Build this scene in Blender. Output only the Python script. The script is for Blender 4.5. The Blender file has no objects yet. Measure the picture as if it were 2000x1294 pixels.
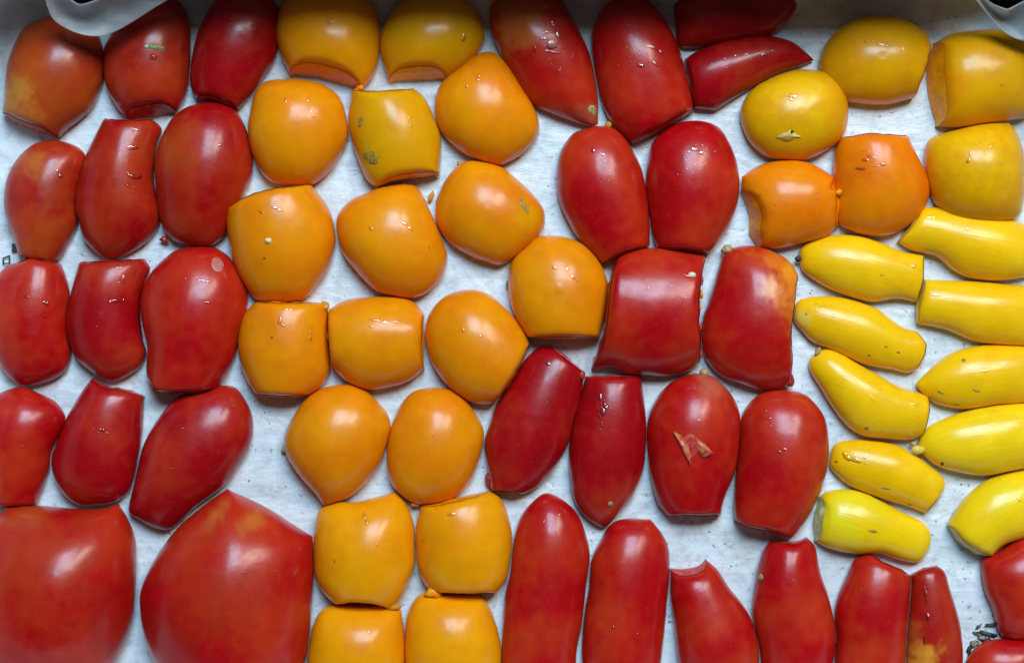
import bpy, bmesh, math, random
import numpy as np
from mathutils import Vector, noise
from mathutils.bvhtree import BVHTree

random.seed(7)
rng = np.random.default_rng(11)
scene = bpy.context.scene
COL = scene.collection

# ------------------------------------------------------------------ scale
# one pixel of the 2000 x 1294 photograph is 0.22 mm on the baking paper
S = 0.00022
CAMH = 3500 * S                     # lens height above the paper

# ------------------------------------------------------------------ camera
cam = bpy.data.cameras.new('camera')
camo = bpy.data.objects.new('camera', cam)
COL.objects.link(camo)
camo.location = (0, 0, CAMH)
cam.sensor_width = 36
cam.lens = 36 * CAMH / (2000 * S)
cam.clip_start = 0.01
cam.clip_end = 20
scene.camera = camo

# ------------------------------------------------------------------ world and lamps
w = bpy.data.worlds.new('World')
scene.world = w
w.use_nodes = True
bg = w.node_tree.nodes['Background']
bg.inputs[0].default_value = (1.0, 0.93, 0.86, 1)
bg.inputs[1].default_value = 0.04

def area(name, loc, target, sx, sy, energy, color):
    l = bpy.data.lights.new(name, 'AREA')
    l.shape = 'RECTANGLE'
    l.size = sx
    l.size_y = sy
    l.energy = energy
    l.color = color
    o = bpy.data.objects.new(name, l)
    COL.objects.link(o)
    o.location = loc
    o.rotation_euler = (Vector(target) - Vector(loc)).to_track_quat('-Z', 'Y').to_euler()
    return o

# a casement window with two panes, up and behind the tray
area('window_pane_light', (0.08, 0.94, 1.50), (0.03, 0.0, 0), 0.64, 0.74, 39.0, (0.50, 0.77, 1.0))
area('window_pane_light.001', (0.72, 0.94, 1.50), (0.03, 0.0, 0), 0.36, 0.74, 19.0, (1.0, 0.95, 0.86))

scene.view_settings.view_transform = 'Standard'
scene.view_settings.look = 'None'
scene.view_settings.gamma = 1
scene.view_settings.exposure = -0.18
scene.view_settings.use_curve_mapping = False
scene.render.engine = 'CYCLES'
scene.cycles.max_bounces = 8
scene.render.resolution_x = 1024
scene.render.resolution_y = 662

# ------------------------------------------------------------------ helpers
def wx(px): return (px - 1000) * S
def wy(py): return (647 - py) * S

def unproject(px, z):
    """photo point(s) -> world xy at height z"""
    px = np.asarray(px, float)
    k = (CAMH - z) / CAMH
    return np.stack([(px[..., 0] - 1000) * S * k, (647 - px[..., 1]) * S * k], -1)

def project(v):
    k = CAMH / (CAMH - v[..., 2])
    return np.stack([1000 + v[..., 0] / S * k, 647 - v[..., 1] / S * k], -1)

def mesh_obj(name, verts, faces, mat, parent=None, smooth=True, loc=None):
    me = bpy.data.meshes.new(name)
    me.from_pydata([tuple(map(float, v)) for v in verts], [], [tuple(int(i) for i in f) for f in faces])
    if smooth:
        me.polygons.foreach_set('use_smooth', [True] * len(me.polygons))
    me.update()
    if mat:
        me.materials.append(mat)
    o = bpy.data.objects.new(name, me)
    COL.objects.link(o)
    if loc is not None:
        o.location = loc
    if parent:
        o.parent = parent
    return o

def srgb(r, g, b):
    f = lambda c: (c / 255 / 12.92) if c / 255 <= 0.04045 else ((c / 255 + 0.055) / 1.055) ** 2.4
    return (f(r), f(g), f(b))

# ------------------------------------------------------------------ materials
def new_mat(name):
    m = bpy.data.materials.new(name)
    m.use_nodes = True
    nt = m.node_tree
    return m, nt, nt.nodes['Principled BSDF']

def N(nt, kind, **kw):
    n = nt.nodes.new(kind)
    for k, v in kw.items():
        if k.startswith('_'):
            n.inputs[k[1:].replace('_', ' ')].default_value = v
        else:
            setattr(n, k, v)
    return n

def math_node(nt, op, a, b=None, clamp=False):
    n = nt.nodes.new('ShaderNodeMath')
    n.operation = op
    n.use_clamp = clamp
    for i, x in enumerate((a, b)):
        if x is None:
            continue
        if isinstance(x, (int, float)):
            n.inputs[i].default_value = x
        else:
            nt.links.new(x, n.inputs[i])
    return n.outputs[0]

def mix_col(nt, fac, a, b, mode='MIX'):
    n = nt.nodes.new('ShaderNodeMix')
    n.data_type = 'RGBA'
    n.blend_type = mode
    for sock, x in ((n.inputs['Factor'], fac), (n.inputs[6], a), (n.inputs[7], b)):
        if isinstance(x, (int, float)):
            sock.default_value = x
        elif isinstance(x, tuple):
            sock.default_value = (*x[:3], 1)
        else:
            nt.links.new(x, sock)
    return n.outputs[2]

def ramp(nt, src, p0, p1):
    n = nt.nodes.new('ShaderNodeMapRange')
    n.interpolation_type = 'SMOOTHSTEP'
    n.inputs[1].default_value = p0
    n.inputs[2].default_value = p1
    nt.links.new(src, n.inputs[0])
    return n.outputs[0]

def skin_material(name, rough, coat, sss, radius, spec=0.25, streak=0.0, speck=None, bump=0.1, fine=0.12, crough=0.18):
    m, nt, b = new_mat(name)
    col = N(nt, 'ShaderNodeAttribute', attribute_name='Col')
    tc = N(nt, 'ShaderNodeTexCoord')
    geo = N(nt, 'ShaderNodeNewGeometry')
    n1 = N(nt, 'ShaderNodeTexNoise', _Scale=95.0, _Detail=4.0, _Roughness=0.55)
    nt.links.new(geo.outputs['Position'], n1.inputs['Vector'])
    val = math_node(nt, 'MULTIPLY_ADD', n1.outputs[0], 0.36)
    nt.nodes[-1].inputs[2].default_value = 0.82
    c = mix_col(nt, 1.0, col.outputs['Color'], val, 'MULTIPLY')
    # fine paler flecks under the skin
    n2 = N(nt, 'ShaderNodeTexNoise', _Scale=1300.0, _Detail=2.0)
    nt.links.new(geo.outputs['Position'], n2.inputs['Vector'])
    f2 = math_node(nt, 'MULTIPLY', ramp(nt, n2.outputs[0], 0.62, 0.78), 0.30)
    if speck:
        c = mix_col(nt, f2, c, speck)
    height = n1.outputs[0]
    if streak:
        mp = N(nt, 'ShaderNodeMapping')
        mp.inputs['Scale'].default_value = (55, 900, 1)
        nt.links.new(tc.outputs['UV'], mp.inputs['Vector'])
        ns = N(nt, 'ShaderNodeTexNoise', _Scale=1.0, _Detail=3.0, _Roughness=0.6)
        nt.links.new(mp.outputs[0], ns.inputs['Vector'])
        fs = math_node(nt, 'MULTIPLY', ramp(nt, ns.outputs[0], 0.42, 0.72), streak)
        c = mix_col(nt, fs, c, (0.72, 0.40, 0.012))
        mp2 = N(nt, 'ShaderNodeMapping')
        mp2.inputs['Scale'].default_value = (160, 1000, 1)
        nt.links.new(tc.outputs['UV'], mp2.inputs['Vector'])
        nd = N(nt, 'ShaderNodeTexNoise', _Scale=1.0, _Detail=1.0)
        nt.links.new(mp2.outputs[0], nd.inputs['Vector'])
        c = mix_col(nt, math_node(nt, 'MULTIPLY', ramp(nt, nd.outputs[0], 0.80, 0.86), 0.40), c, (0.20, 0.11, 0.01))
        height = ns.outputs[0]
    nt.links.new(c, b.inputs['Base Color'])
    nr = N(nt, 'ShaderNodeTexNoise', _Scale=240.0, _Detail=5.0, _Roughness=0.65)
    nt.links.new(geo.outputs['Position'], nr.inputs['Vector'])
    r = nt.nodes.new('ShaderNodeMapRange')
    r.inputs[3].default_value = rough - 0.07
    r.inputs[4].default_value = rough + 0.10
    r.inputs[1].default_value = 0.3
    r.inputs[2].default_value = 0.7
    nt.links.new(nr.outputs[0], r.inputs[0])
    nt.links.new(r.outputs[0], b.inputs['Roughness'])
    b.inputs['IOR'].default_value = 1.40
    b.inputs['Specular IOR Level'].default_value = spec
    b.inputs['Coat Weight'].default_value = coat
    cr = nt.nodes.new('ShaderNodeMapRange')
    cr.inputs[1].default_value = 0.3
    cr.inputs[2].default_value = 0.7
    cr.inputs[3].default_value = crough - 0.05
    cr.inputs[4].default_value = crough + 0.07
    nt.links.new(nr.outputs[0], cr.inputs[0])
    nt.links.new(cr.outputs[0], b.inputs['Coat Roughness'])
    b.inputs['Coat IOR'].default_value = 1.38
    b.inputs['Subsurface Weight'].default_value = sss
    b.inputs['Subsurface Radius'].default_value = radius
    b.inputs['Subsurface Scale'].default_value = 1.0
    bp = N(nt, 'ShaderNodeBump', _Strength=bump, _Distance=0.0006)
    nt.links.new(height, bp.inputs['Height'])
    bp2 = N(nt, 'ShaderNodeBump', _Strength=fine, _Distance=0.00016)
    nt.links.new(nr.outputs[0], bp2.inputs['Height'])
    nt.links.new(bp.outputs[0], bp2.inputs['Normal'])
    nt.links.new(bp2.outputs[0], b.inputs['Normal'])
    nt.links.new(bp2.outputs[0], b.inputs['Coat Normal'])
    return m

def flesh_material(name, c0, c1):
    m, nt, b = new_mat(name)
    geo = N(nt, 'ShaderNodeNewGeometry')
    n1 = N(nt, 'ShaderNodeTexNoise', _Scale=420.0, _Detail=5.0, _Roughness=0.6)
    nt.links.new(geo.outputs['Position'], n1.inputs['Vector'])
    c = mix_col(nt, ramp(nt, n1.outputs[0], 0.35, 0.68), c0, c1)
    nt.links.new(c, b.inputs['Base Color'])
    b.inputs['Roughness'].default_value = 0.30
    b.inputs['Specular IOR Level'].default_value = 0.25
    b.inputs['Subsurface Weight'].default_value = 0.0
    bp = N(nt, 'ShaderNodeBump', _Strength=0.5, _Distance=0.0007)
    nt.links.new(n1.outputs[0], bp.inputs['Height'])
    nt.links.new(bp.outputs[0], b.inputs['Normal'])
    return m

def plain_material(name, c0, c1, rough=0.5, scale=700.0, bump=0.3):
    m, nt, b = new_mat(name)
    geo = N(nt, 'ShaderNodeNewGeometry')
    n1 = N(nt, 'ShaderNodeTexNoise', _Scale=scale, _Detail=4.0)
    nt.links.new(geo.outputs['Position'], n1.inputs['Vector'])
    nt.links.new(mix_col(nt, ramp(nt, n1.outputs[0], 0.38, 0.62), c0, c1), b.inputs['Base Color'])
    b.inputs['Roughness'].default_value = rough
    bp = N(nt, 'ShaderNodeBump', _Strength=bump, _Distance=0.0004)
    nt.links.new(n1.outputs[0], bp.inputs['Height'])
    nt.links.new(bp.outputs[0], b.inputs['Normal'])
    return m

M = {}
M['r'] = skin_material('red_skin', 0.40, 0.75, crough=0.205, fine=0.18, sss=0.06, spec=0.20, radius= (0.0030, 0.0006, 0.0004), speck=(0.62, 0.10, 0.03), bump=0.22)
M['o'] = skin_material('orange_skin', 0.34, 0.60, crough=0.20, fine=0.16, sss=0.06, spec=0.18, radius= (0.0030, 0.0014, 0.0003), speck=(0.85, 0.45, 0.04), bump=0.14)
M['y'] = skin_material('yellow_skin', 0.30, 0.70, 0.04, spec=0.20, radius= (0.0028, 0.0018, 0.0003), streak=0.26, speck=(0.90, 0.66, 0.08), bump=0.14, fine=0.42)
M['fr'] = flesh_material('red_flesh', (0.44, 0.020, 0.016), (0.60, 0.075, 0.050))
M['fo'] = flesh_material('orange_flesh', (0.88, 0.26, 0.002), (0.94, 0.36, 0.008))
M['fd'] = flesh_material('golden_flesh', (0.88, 0.34, 0.003), (0.92, 0.44, 0.010))
M['fy'] = flesh_material('yellow_flesh', (0.70, 0.46, 0.03), (0.80, 0.62, 0.16))
M['fg'] = flesh_material('pale_green_flesh', (0.52, 0.50, 0.14), (0.68, 0.66, 0.34))
M['scar'] = plain_material('corky_scar', (0.24, 0.14, 0.02), (0.46, 0.27, 0.02), 0.6, 900, 0.8)
M['pale'] = plain_material('pale_skin_mark', (0.50, 0.16, 0.12), (0.48, 0.10, 0.07), 0.45, 700, 0.1)
M['peel'] = plain_material('dried_peel', (0.46, 0.05, 0.02), (0.60, 0.17, 0.07), 0.3, 500, 0.5)
M['peel_y'] = plain_material('dried_yellow_peel', (0.62, 0.38, 0.05), (0.72, 0.52, 0.16), 0.35, 600, 0.6)
M['stem'] = plain_material('stem_scar', (0.50, 0.36, 0.18), (0.34, 0.22, 0.07), 0.6, 900, 0.6)
M['green'] = plain_material('green_stem', (0.16, 0.17, 0.03), (0.38, 0.36, 0.12), 0.5, 800, 0.5)
M['seed'] = plain_material('tomato_seed', (0.70, 0.60, 0.34), (0.78, 0.70, 0.48), 0.3, 900, 0.2)
M['black'] = plain_material('black_speck', (0.015, 0.013, 0.012), (0.05, 0.04, 0.03), 0.6, 900, 0.3)
M['stain'] = plain_material('juice_stain', (0.42, 0.36, 0.16), (0.55, 0.50, 0.32), 0.5, 700, 0.1)
M['ink'] = plain_material('printing_ink', (0.02, 0.025, 0.035), (0.04, 0.05, 0.06), 0.6, 900, 0.1)
M['straw'] = plain_material('charred_crumb', (0.34, 0.30, 0.20), (0.02, 0.02, 0.02), 0.6, 1100, 0.9)
M['gold'] = plain_material('golden_scald', (0.60, 0.28, 0.02), (0.66, 0.34, 0.04), 0.35, 900, 0.2)

def juice_material():
    m, nt, b = new_mat('clear_juice')
    nt.nodes.remove(b)
    tr = N(nt, 'ShaderNodeBsdfTransparent')
    tr.inputs[0].default_value = (0.98, 0.96, 0.94, 1)
    gl = N(nt, 'ShaderNodeBsdfGlossy')
    gl.inputs['Roughness'].default_value = 0.10
    fr = N(nt, 'ShaderNodeFresnel', _IOR=1.36)
    geo = N(nt, 'ShaderNodeNewGeometry')
    n1 = N(nt, 'ShaderNodeTexNoise', _Scale=900.0, _Detail=2.0)
    nt.links.new(geo.outputs['Position'], n1.inputs['Vector'])
    bp = N(nt, 'ShaderNodeBump', _Strength=0.4, _Distance=0.0004)
    nt.links.new(n1.outputs[0], bp.inputs['Height'])
    nt.links.new(bp.outputs[0], gl.inputs['Normal'])
    mx = N(nt, 'ShaderNodeMixShader')
    nt.links.new(math_node(nt, 'MULTIPLY', fr.outputs[0], 3.5, True), mx.inputs[0])
    nt.links.new(tr.outputs[0], mx.inputs[1])
    nt.links.new(gl.outputs[0], mx.inputs[2])
    nt.links.new(mx.outputs[0], nt.nodes['Material Output'].inputs[0])
    return m
M['juice'] = juice_material()

def pulp_material(name, c):
    m, nt, b = new_mat(name)
    geo = N(nt, 'ShaderNodeNewGeometry')
    n1 = N(nt, 'ShaderNodeTexNoise', _Scale=600.0, _Detail=3.0)
    nt.links.new(geo.outputs['Position'], n1.inputs['Vector'])
    nt.links.new(mix_col(nt, n1.outputs[0], c, tuple(min(1, x * 1.35 + 0.03) for x in c)), b.inputs['Base Color'])
    b.inputs['Roughness'].default_value = 0.12
    b.inputs['Transmission Weight'].default_value = 0.35
    b.inputs['IOR'].default_value = 1.36
    return m
M['pulp_o'] = pulp_material('orange_pulp', (0.72, 0.30, 0.015))
M['pulp_r'] = pulp_material('red_pulp', (0.48, 0.035, 0.02))
M['pulp_g'] = pulp_material('green_pulp', (0.46, 0.30, 0.06))

def paper_material():
    m, nt, b = new_mat('baking_paper')
    geo = N(nt, 'ShaderNodeNewGeometry')
    pos = geo.outputs['Position']
    # long crinkle streaks running across the sheet
    mp = N(nt, 'ShaderNodeMapping')
    mp.inputs['Scale'].default_value = (20, 105, 60)
    mp.inputs['Rotation'].default_value = (0, 0, math.radians(4))
    nt.links.new(pos, mp.inputs['Vector'])
    n1 = N(nt, 'ShaderNodeTexNoise', _Scale=1.0, _Detail=6.0, _Roughness=0.62, _Distortion=0.6)
    nt.links.new(mp.outputs[0], n1.inputs['Vector'])
    # fine fibre weave
    mp2 = N(nt, 'ShaderNodeMapping')
    mp2.inputs['Scale'].default_value = (500, 1500, 500)
    nt.links.new(pos, mp2.inputs['Vector'])
    n2 = N(nt, 'ShaderNodeTexNoise', _Scale=1.0, _Detail=3.0)
    nt.links.new(mp2.outputs[0], n2.inputs['Vector'])
    # blotchy grease and old browning
    n3 = N(nt, 'ShaderNodeTexNoise', _Scale=38.0, _Detail=6.0, _Roughness=0.7)
    nt.links.new(pos, n3.inputs['Vector'])
    n4 = N(nt, 'ShaderNodeTexNoise', _Scale=420.0, _Detail=2.0)
    nt.links.new(pos, n4.inputs['Vector'])
    n5 = N(nt, 'ShaderNodeTexNoise', _Scale=70.0, _Detail=3.0)
    nt.links.new(pos, n5.inputs['Vector'])
    c = mix_col(nt, ramp(nt, n1.outputs[0], 0.36, 0.66), (0.60, 0.65, 0.68), (0.74, 0.78, 0.80))
    n6 = N(nt, 'ShaderNodeTexNoise', _Scale=170.0, _Detail=5.0, _Roughness=0.65)
    nt.links.new(pos, n6.inputs['Vector'])
    c = mix_col(nt, math_node(nt, 'MULTIPLY', ramp(nt, n6.outputs[0], 0.46, 0.70), 0.55), c, (0.42, 0.44, 0.46))
    c = mix_col(nt, math_node(nt, 'MULTIPLY', ramp(nt, n3.outputs[0], 0.52, 0.72), 0.50), c, (0.40, 0.36, 0.29))
    c = mix_col(nt, math_node(nt, 'MULTIPLY', ramp(nt, n2.outputs[0], 0.55, 0.75), 0.18), c, (0.42, 0.44, 0.46))
    specks = math_node(nt, 'MULTIPLY', ramp(nt, n4.outputs[0], 0.63, 0.73), ramp(nt, n5.outputs[0], 0.40, 0.58))
    c = mix_col(nt, math_node(nt, 'MULTIPLY', specks, 0.75), c, (0.13, 0.13, 0.14))
    nt.links.new(c, b.inputs['Base Color'])
    b.inputs['Roughness'].default_value = 0.42
    h = math_node(nt, 'ADD', math_node(nt, 'ADD', n1.outputs[0], math_node(nt, 'MULTIPLY', n6.outputs[0], 0.35)), math_node(nt, 'MULTIPLY', n2.outputs[0], 0.12))
    # creases left by crumpling
    warp = N(nt, 'ShaderNodeTexNoise', _Scale=45.0, _Detail=3.0)
    nt.links.new(pos, warp.inputs['Vector'])
    vadd = N(nt, 'ShaderNodeVectorMath', operation='MULTIPLY_ADD')
    nt.links.new(warp.outputs['Color'], vadd.inputs[0])
    vadd.inputs[1].default_value = (0.02, 0.02, 0.0)
    nt.links.new(pos, vadd.inputs[2])
    vor = N(nt, 'ShaderNodeTexVoronoi', feature='DISTANCE_TO_EDGE', _Scale=42.0)
    nt.links.new(vadd.outputs[0], vor.inputs['Vector'])
    crease = ramp(nt, vor.outputs['Distance'], 0.0, 0.10)
    h = math_node(nt, 'ADD', h, math_node(nt, 'MULTIPLY', crease, -0.22))
    bp = N(nt, 'ShaderNodeBump', _Strength=0.60, _Distance=0.0012)
    nt.links.new(h, bp.inputs['Height'])
    nt.links.new(bp.outputs[0], b.inputs['Normal'])
    return m
M['paper'] = paper_material()

def flap_material():
    m, nt, b = new_mat('translucent_paper')
    geo = N(nt, 'ShaderNodeNewGeometry')
    mp = N(nt, 'ShaderNodeMapping')
    mp.inputs['Scale'].default_value = (60, 130, 60)
    nt.links.new(geo.outputs['Position'], mp.inputs['Vector'])
    n1 = N(nt, 'ShaderNodeTexNoise', _Scale=1.0, _Detail=6.0, _Distortion=1.2)
    nt.links.new(mp.outputs[0], n1.inputs['Vector'])
    nt.links.new(mix_col(nt, ramp(nt, n1.outputs[0], 0.35, 0.7), (0.50, 0.52, 0.53), (0.72, 0.72, 0.71)), b.inputs['Base Color'])
    b.inputs['Roughness'].default_value = 0.45
    tr = N(nt, 'ShaderNodeBsdfTranslucent')
    tr.inputs[0].default_value = (0.72, 0.76, 0.78, 1)
    mx = N(nt, 'ShaderNodeMixShader')
    mx.inputs[0].default_value = 0.55
    out = nt.nodes['Material Output']
    nt.links.new(b.outputs[0], mx.inputs[1])
    nt.links.new(tr.outputs[0], mx.inputs[2])
    nt.links.new(mx.outputs[0], out.inputs[0])
    bp = N(nt, 'ShaderNodeBump', _Strength=0.4, _Distance=0.0008)
    nt.links.new(n1.outputs[0], bp.inputs['Height'])
    nt.links.new(bp.outputs[0], b.inputs['Normal'])
    return m
M['flap'] = flap_material()

def tray_material():
    m, nt, b = new_mat('black_enamel')
    geo = N(nt, 'ShaderNodeNewGeometry')
    n1 = N(nt, 'ShaderNodeTexNoise', _Scale=150.0, _Detail=4.0)
    nt.links.new(geo.outputs['Position'], n1.inputs['Vector'])
    nt.links.new(mix_col(nt, n1.outputs[0], (0.008, 0.008, 0.009), (0.02, 0.02, 0.021)), b.inputs['Base Color'])
    b.inputs['Roughness'].default_value = 0.5
    return m
M['tray'] = tray_material()

# ------------------------------------------------------------------ the baking paper and tray
FX0, FX1, FY0, FY1 = wx(-70), wx(2090), wy(1420), wy(18)     # flat floor of the tray
RAD = 0.045
WALL = 0.070

def out_dist(x, y):
    cx, cy = (FX0 + FX1) / 2, (FY0 + FY1) / 2
    hx, hy = (FX1 - FX0) / 2 - RAD, (FY1 - FY0) / 2 - RAD
    qx, qy = abs(x - cx) - hx, abs(y - cy) - hy
    return math.hypot(max(qx, 0), max(qy, 0)) + min(max(qx, qy), 0) - RAD

def wall_z(d, fil=0.008, slope=8.0):
    if d <= -fil:
        return 0.0
    d += fil
    # circular fillet up to the wall slope, then straight
    r = fil * 1.6
    a = math.atan(slope)
    dmax = r * math.sin(a)
    if d < dmax:
        return r - math.sqrt(r * r - d * d)
    return r - r * math.cos(a) + (d - dmax) * slope

def build_sheet(name, mat, drop, grow, step, wrinkle, zmax):
    m = 0.024
    xs = np.arange(FX0 - m, FX1 + m, step)
    ys = np.arange(FY0 - m, FY1 + m, step)
    vid = {}
    verts, faces = [], []
    zz = np.zeros((len(xs), len(ys)))
    for i, x in enumerate(xs):
        for j, y in enumerate(ys):
            z = wall_z(out_dist(x, y) - grow) - drop
            if wrinkle:
                n = noise.noise(Vector((x * 22, y * 95, 1.3))) * 0.00032
                n += noise.noise(Vector((x * 60 + y * 20, y * 260, 4.1))) * 0.00012
                n += abs(noise.noise(Vector((x * 14 + 3, y * 30, 8.8)))) * 0.0006
                k = min(1.0, max(0.0, z / 0.006))
                n += k * noise.noise(Vector((x * 70, y * 70, z * 60))) * 0.0022
                z += n
            zz[i, j] = z
    for i in range(len(xs)):
        for j in range(len(ys)):
            if zz[i, j] <= zmax + 0.006:
                vid[i, j] = len(verts)
                verts.append((xs[i], ys[j], min(zz[i, j], zmax + 0.001)))
    for i in range(len(xs) - 1):
        for j in range(len(ys) - 1):
            q = ((i, j), (i + 1, j), (i + 1, j + 1), (i, j + 1))
            pj = project(np.array([xs[i], ys[j], zz[i, j]]))
            if wrinkle and ((132 < pj[0] < 200 and pj[1] < 16) or (1928 < pj[0] < 2040 and pj[1] < 26)):
                continue                  # the paper is folded away at the two top corners
            if all(p in vid for p in q):
                faces.append([vid[p] for p in q])
    return mesh_obj(name, verts, faces, mat)

paper = build_sheet('baking_paper', M['paper'], 0.0, 0.0, 0.0017, True, WALL)
paper['kind'] = 'structure'
paper['label'] = 'crinkled white baking paper lining the tray under the tomatoes'

# tray: pressed black pan, floor and walls a little outside the paper, flat rim
def build_tray():
    rings = []
    def ring(off, z, n=160):
        pts = []
        for k in range(n):
            a = 2 * math.pi * k / n
            # rounded rectangle by marching out from the centre
            cx, cy = (FX0 + FX1) / 2, (FY0 + FY1) / 2
            lo, hi = 0.0, 0.6
            for _ in range(26):
                mid = (lo + hi) / 2
                if out_dist(cx + math.cos(a) * mid, cy + math.sin(a) * mid) < off:
                    lo = mid
                else:
                    hi = mid
            pts.append((cx + math.cos(a) * lo, cy + math.sin(a) * lo, z))
        return pts
    prof = [(-0.10, -0.003), (-0.01, -0.003), (0.004, 0.0), (0.010, 0.010), (0.023, WALL - 0.002), (0.026, WALL),
            (0.042, WALL), (0.044, WALL - 0.002), (0.042, WALL - 0.003), (0.027, WALL - 0.003), (0.012, 0.008), (0.006, -0.004), (-0.01, -0.006), (-0.10, -0.006)]
    verts, faces = [], []
    n = 160
    for off, z in prof:
        verts += ring(off, z)
    for r in range(len(prof) - 1):
        for k in range(n):
            a, b = r * n + k, r * n + (k + 1) % n
            faces.append((a, b, b + n, a + n))
    faces.append(tuple(range(n)))
    faces.append(tuple(reversed(range((len(prof) - 1) * n, len(prof) * n))))
    o = mesh_obj('baking_tray', verts, faces, M['tray'])
    return o
tray = build_tray()
tray['label'] = 'black enamel oven tray beneath the white baking paper'
tray['category'] = 'tray'

# ------------------------------------------------------------------ the tomato halves
NP, MR = 112, 24            # nodes around, rings from the middle out

def parse(s):
    pts, cut, corner = [], [], []
    for t in s.split():
        c = t[-1]
        f = c if c in '!^' else ''
        x, y = t.rstrip('!^').split(',')
        pts.append((float(x), float(y)))
        corner.append(bool(f))
        cut.append(f)
    return np.array(pts), corner, cut

def outline(s):
    """closed Catmull-Rom outline -> NP points and a flag for points on a cut edge"""
    P, corner, fl = parse(s)
    n = len(P)
    start = next((i for i in range(n) if corner[i]), 0)
    P = np.roll(P, -start, 0)
    corner = corner[start:] + corner[:start]
    fl = fl[start:] + fl[:start]
    segs, incut = [], False
    if fl[0] == '^':            # are we inside a cut that wrapped round?
        incut = False
    dense, dcut, dcorner = [], [], []
    for i in range(n):
        if fl[i] == '!':
            incut = True
        elif fl[i] == '^':
            incut = False
        p1, p2 = P[i], P[(i + 1) % n]
        p0 = P[i - 1] if not corner[i] else p1 - (p2 - p1) * 0.6
        p3 = P[(i + 2) % n] if not corner[(i + 1) % n] else p2 + (p2 - p1) * 0.6
        for t in np.linspace(0, 1, 24, endpoint=False):
            t2, t3 = t * t, t * t * t
            q = 0.5 * (2 * p1 + (p2 - p0) * t + (2 * p0 - 5 * p1 + 4 * p2 - p3) * t2 + (3 * p1 - p0 - 3 * p2 + p3) * t3)
            dense.append(q)
            dcut.append(incut and not (t == 0 and fl[i] == '!'))
            dcorner.append(t == 0 and corner[i])
    dense = np.array(dense)
    L = np.linalg.norm(np.roll(dense, -1, 0) - dense, axis=1)
    cum = np.concatenate([[0], np.cumsum(L)])
    tot = cum[-1]
    cidx = [i for i, c in enumerate(dcorner) if c] or [0]
    # spread nodes so that every corner is a node
    out, ocut = [], []
    bounds = cidx + [len(dense)]
    counts = [max(2, round(NP * (cum[bounds[k + 1]] - cum[bounds[k]]) / tot)) for k in range(len(cidx))]
    while sum(counts) != NP:
        k = int(np.argmax(counts))
        counts[k] += 1 if sum(counts) < NP else -1
    ext = np.vstack([dense, dense[:1]])
    for k in range(len(cidx)):
        a, b = cum[bounds[k]], cum[bounds[k + 1]]
        d = np.linspace(a, b, counts[k], endpoint=False)
        px = np.interp(d, cum, ext[:, 0])
        py = np.interp(d, cum, ext[:, 1])
        mid = int(np.searchsorted(cum, (a + b) / 2)) - 1
        c = dcut[min(mid, len(dcut) - 1)]
        for j in range(counts[k]):
            out.append((px[j], py[j]))
            ocut.append(c and j > 0)
    out = np.array(out)
    ocut = np.array(ocut)
    area2 = np.sum(out[:, 0] * np.roll(out[:, 1], -1) - np.roll(out[:, 0], -1) * out[:, 1])
    if area2 > 0:               # photo y runs down: make it counter-clockwise in the world
        out = out[::-1].copy()
        ocut = ocut[::-1].copy()
    return out, ocut

RS = np.sin(np.linspace(0, math.pi / 2, MR + 1)[1:])

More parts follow.
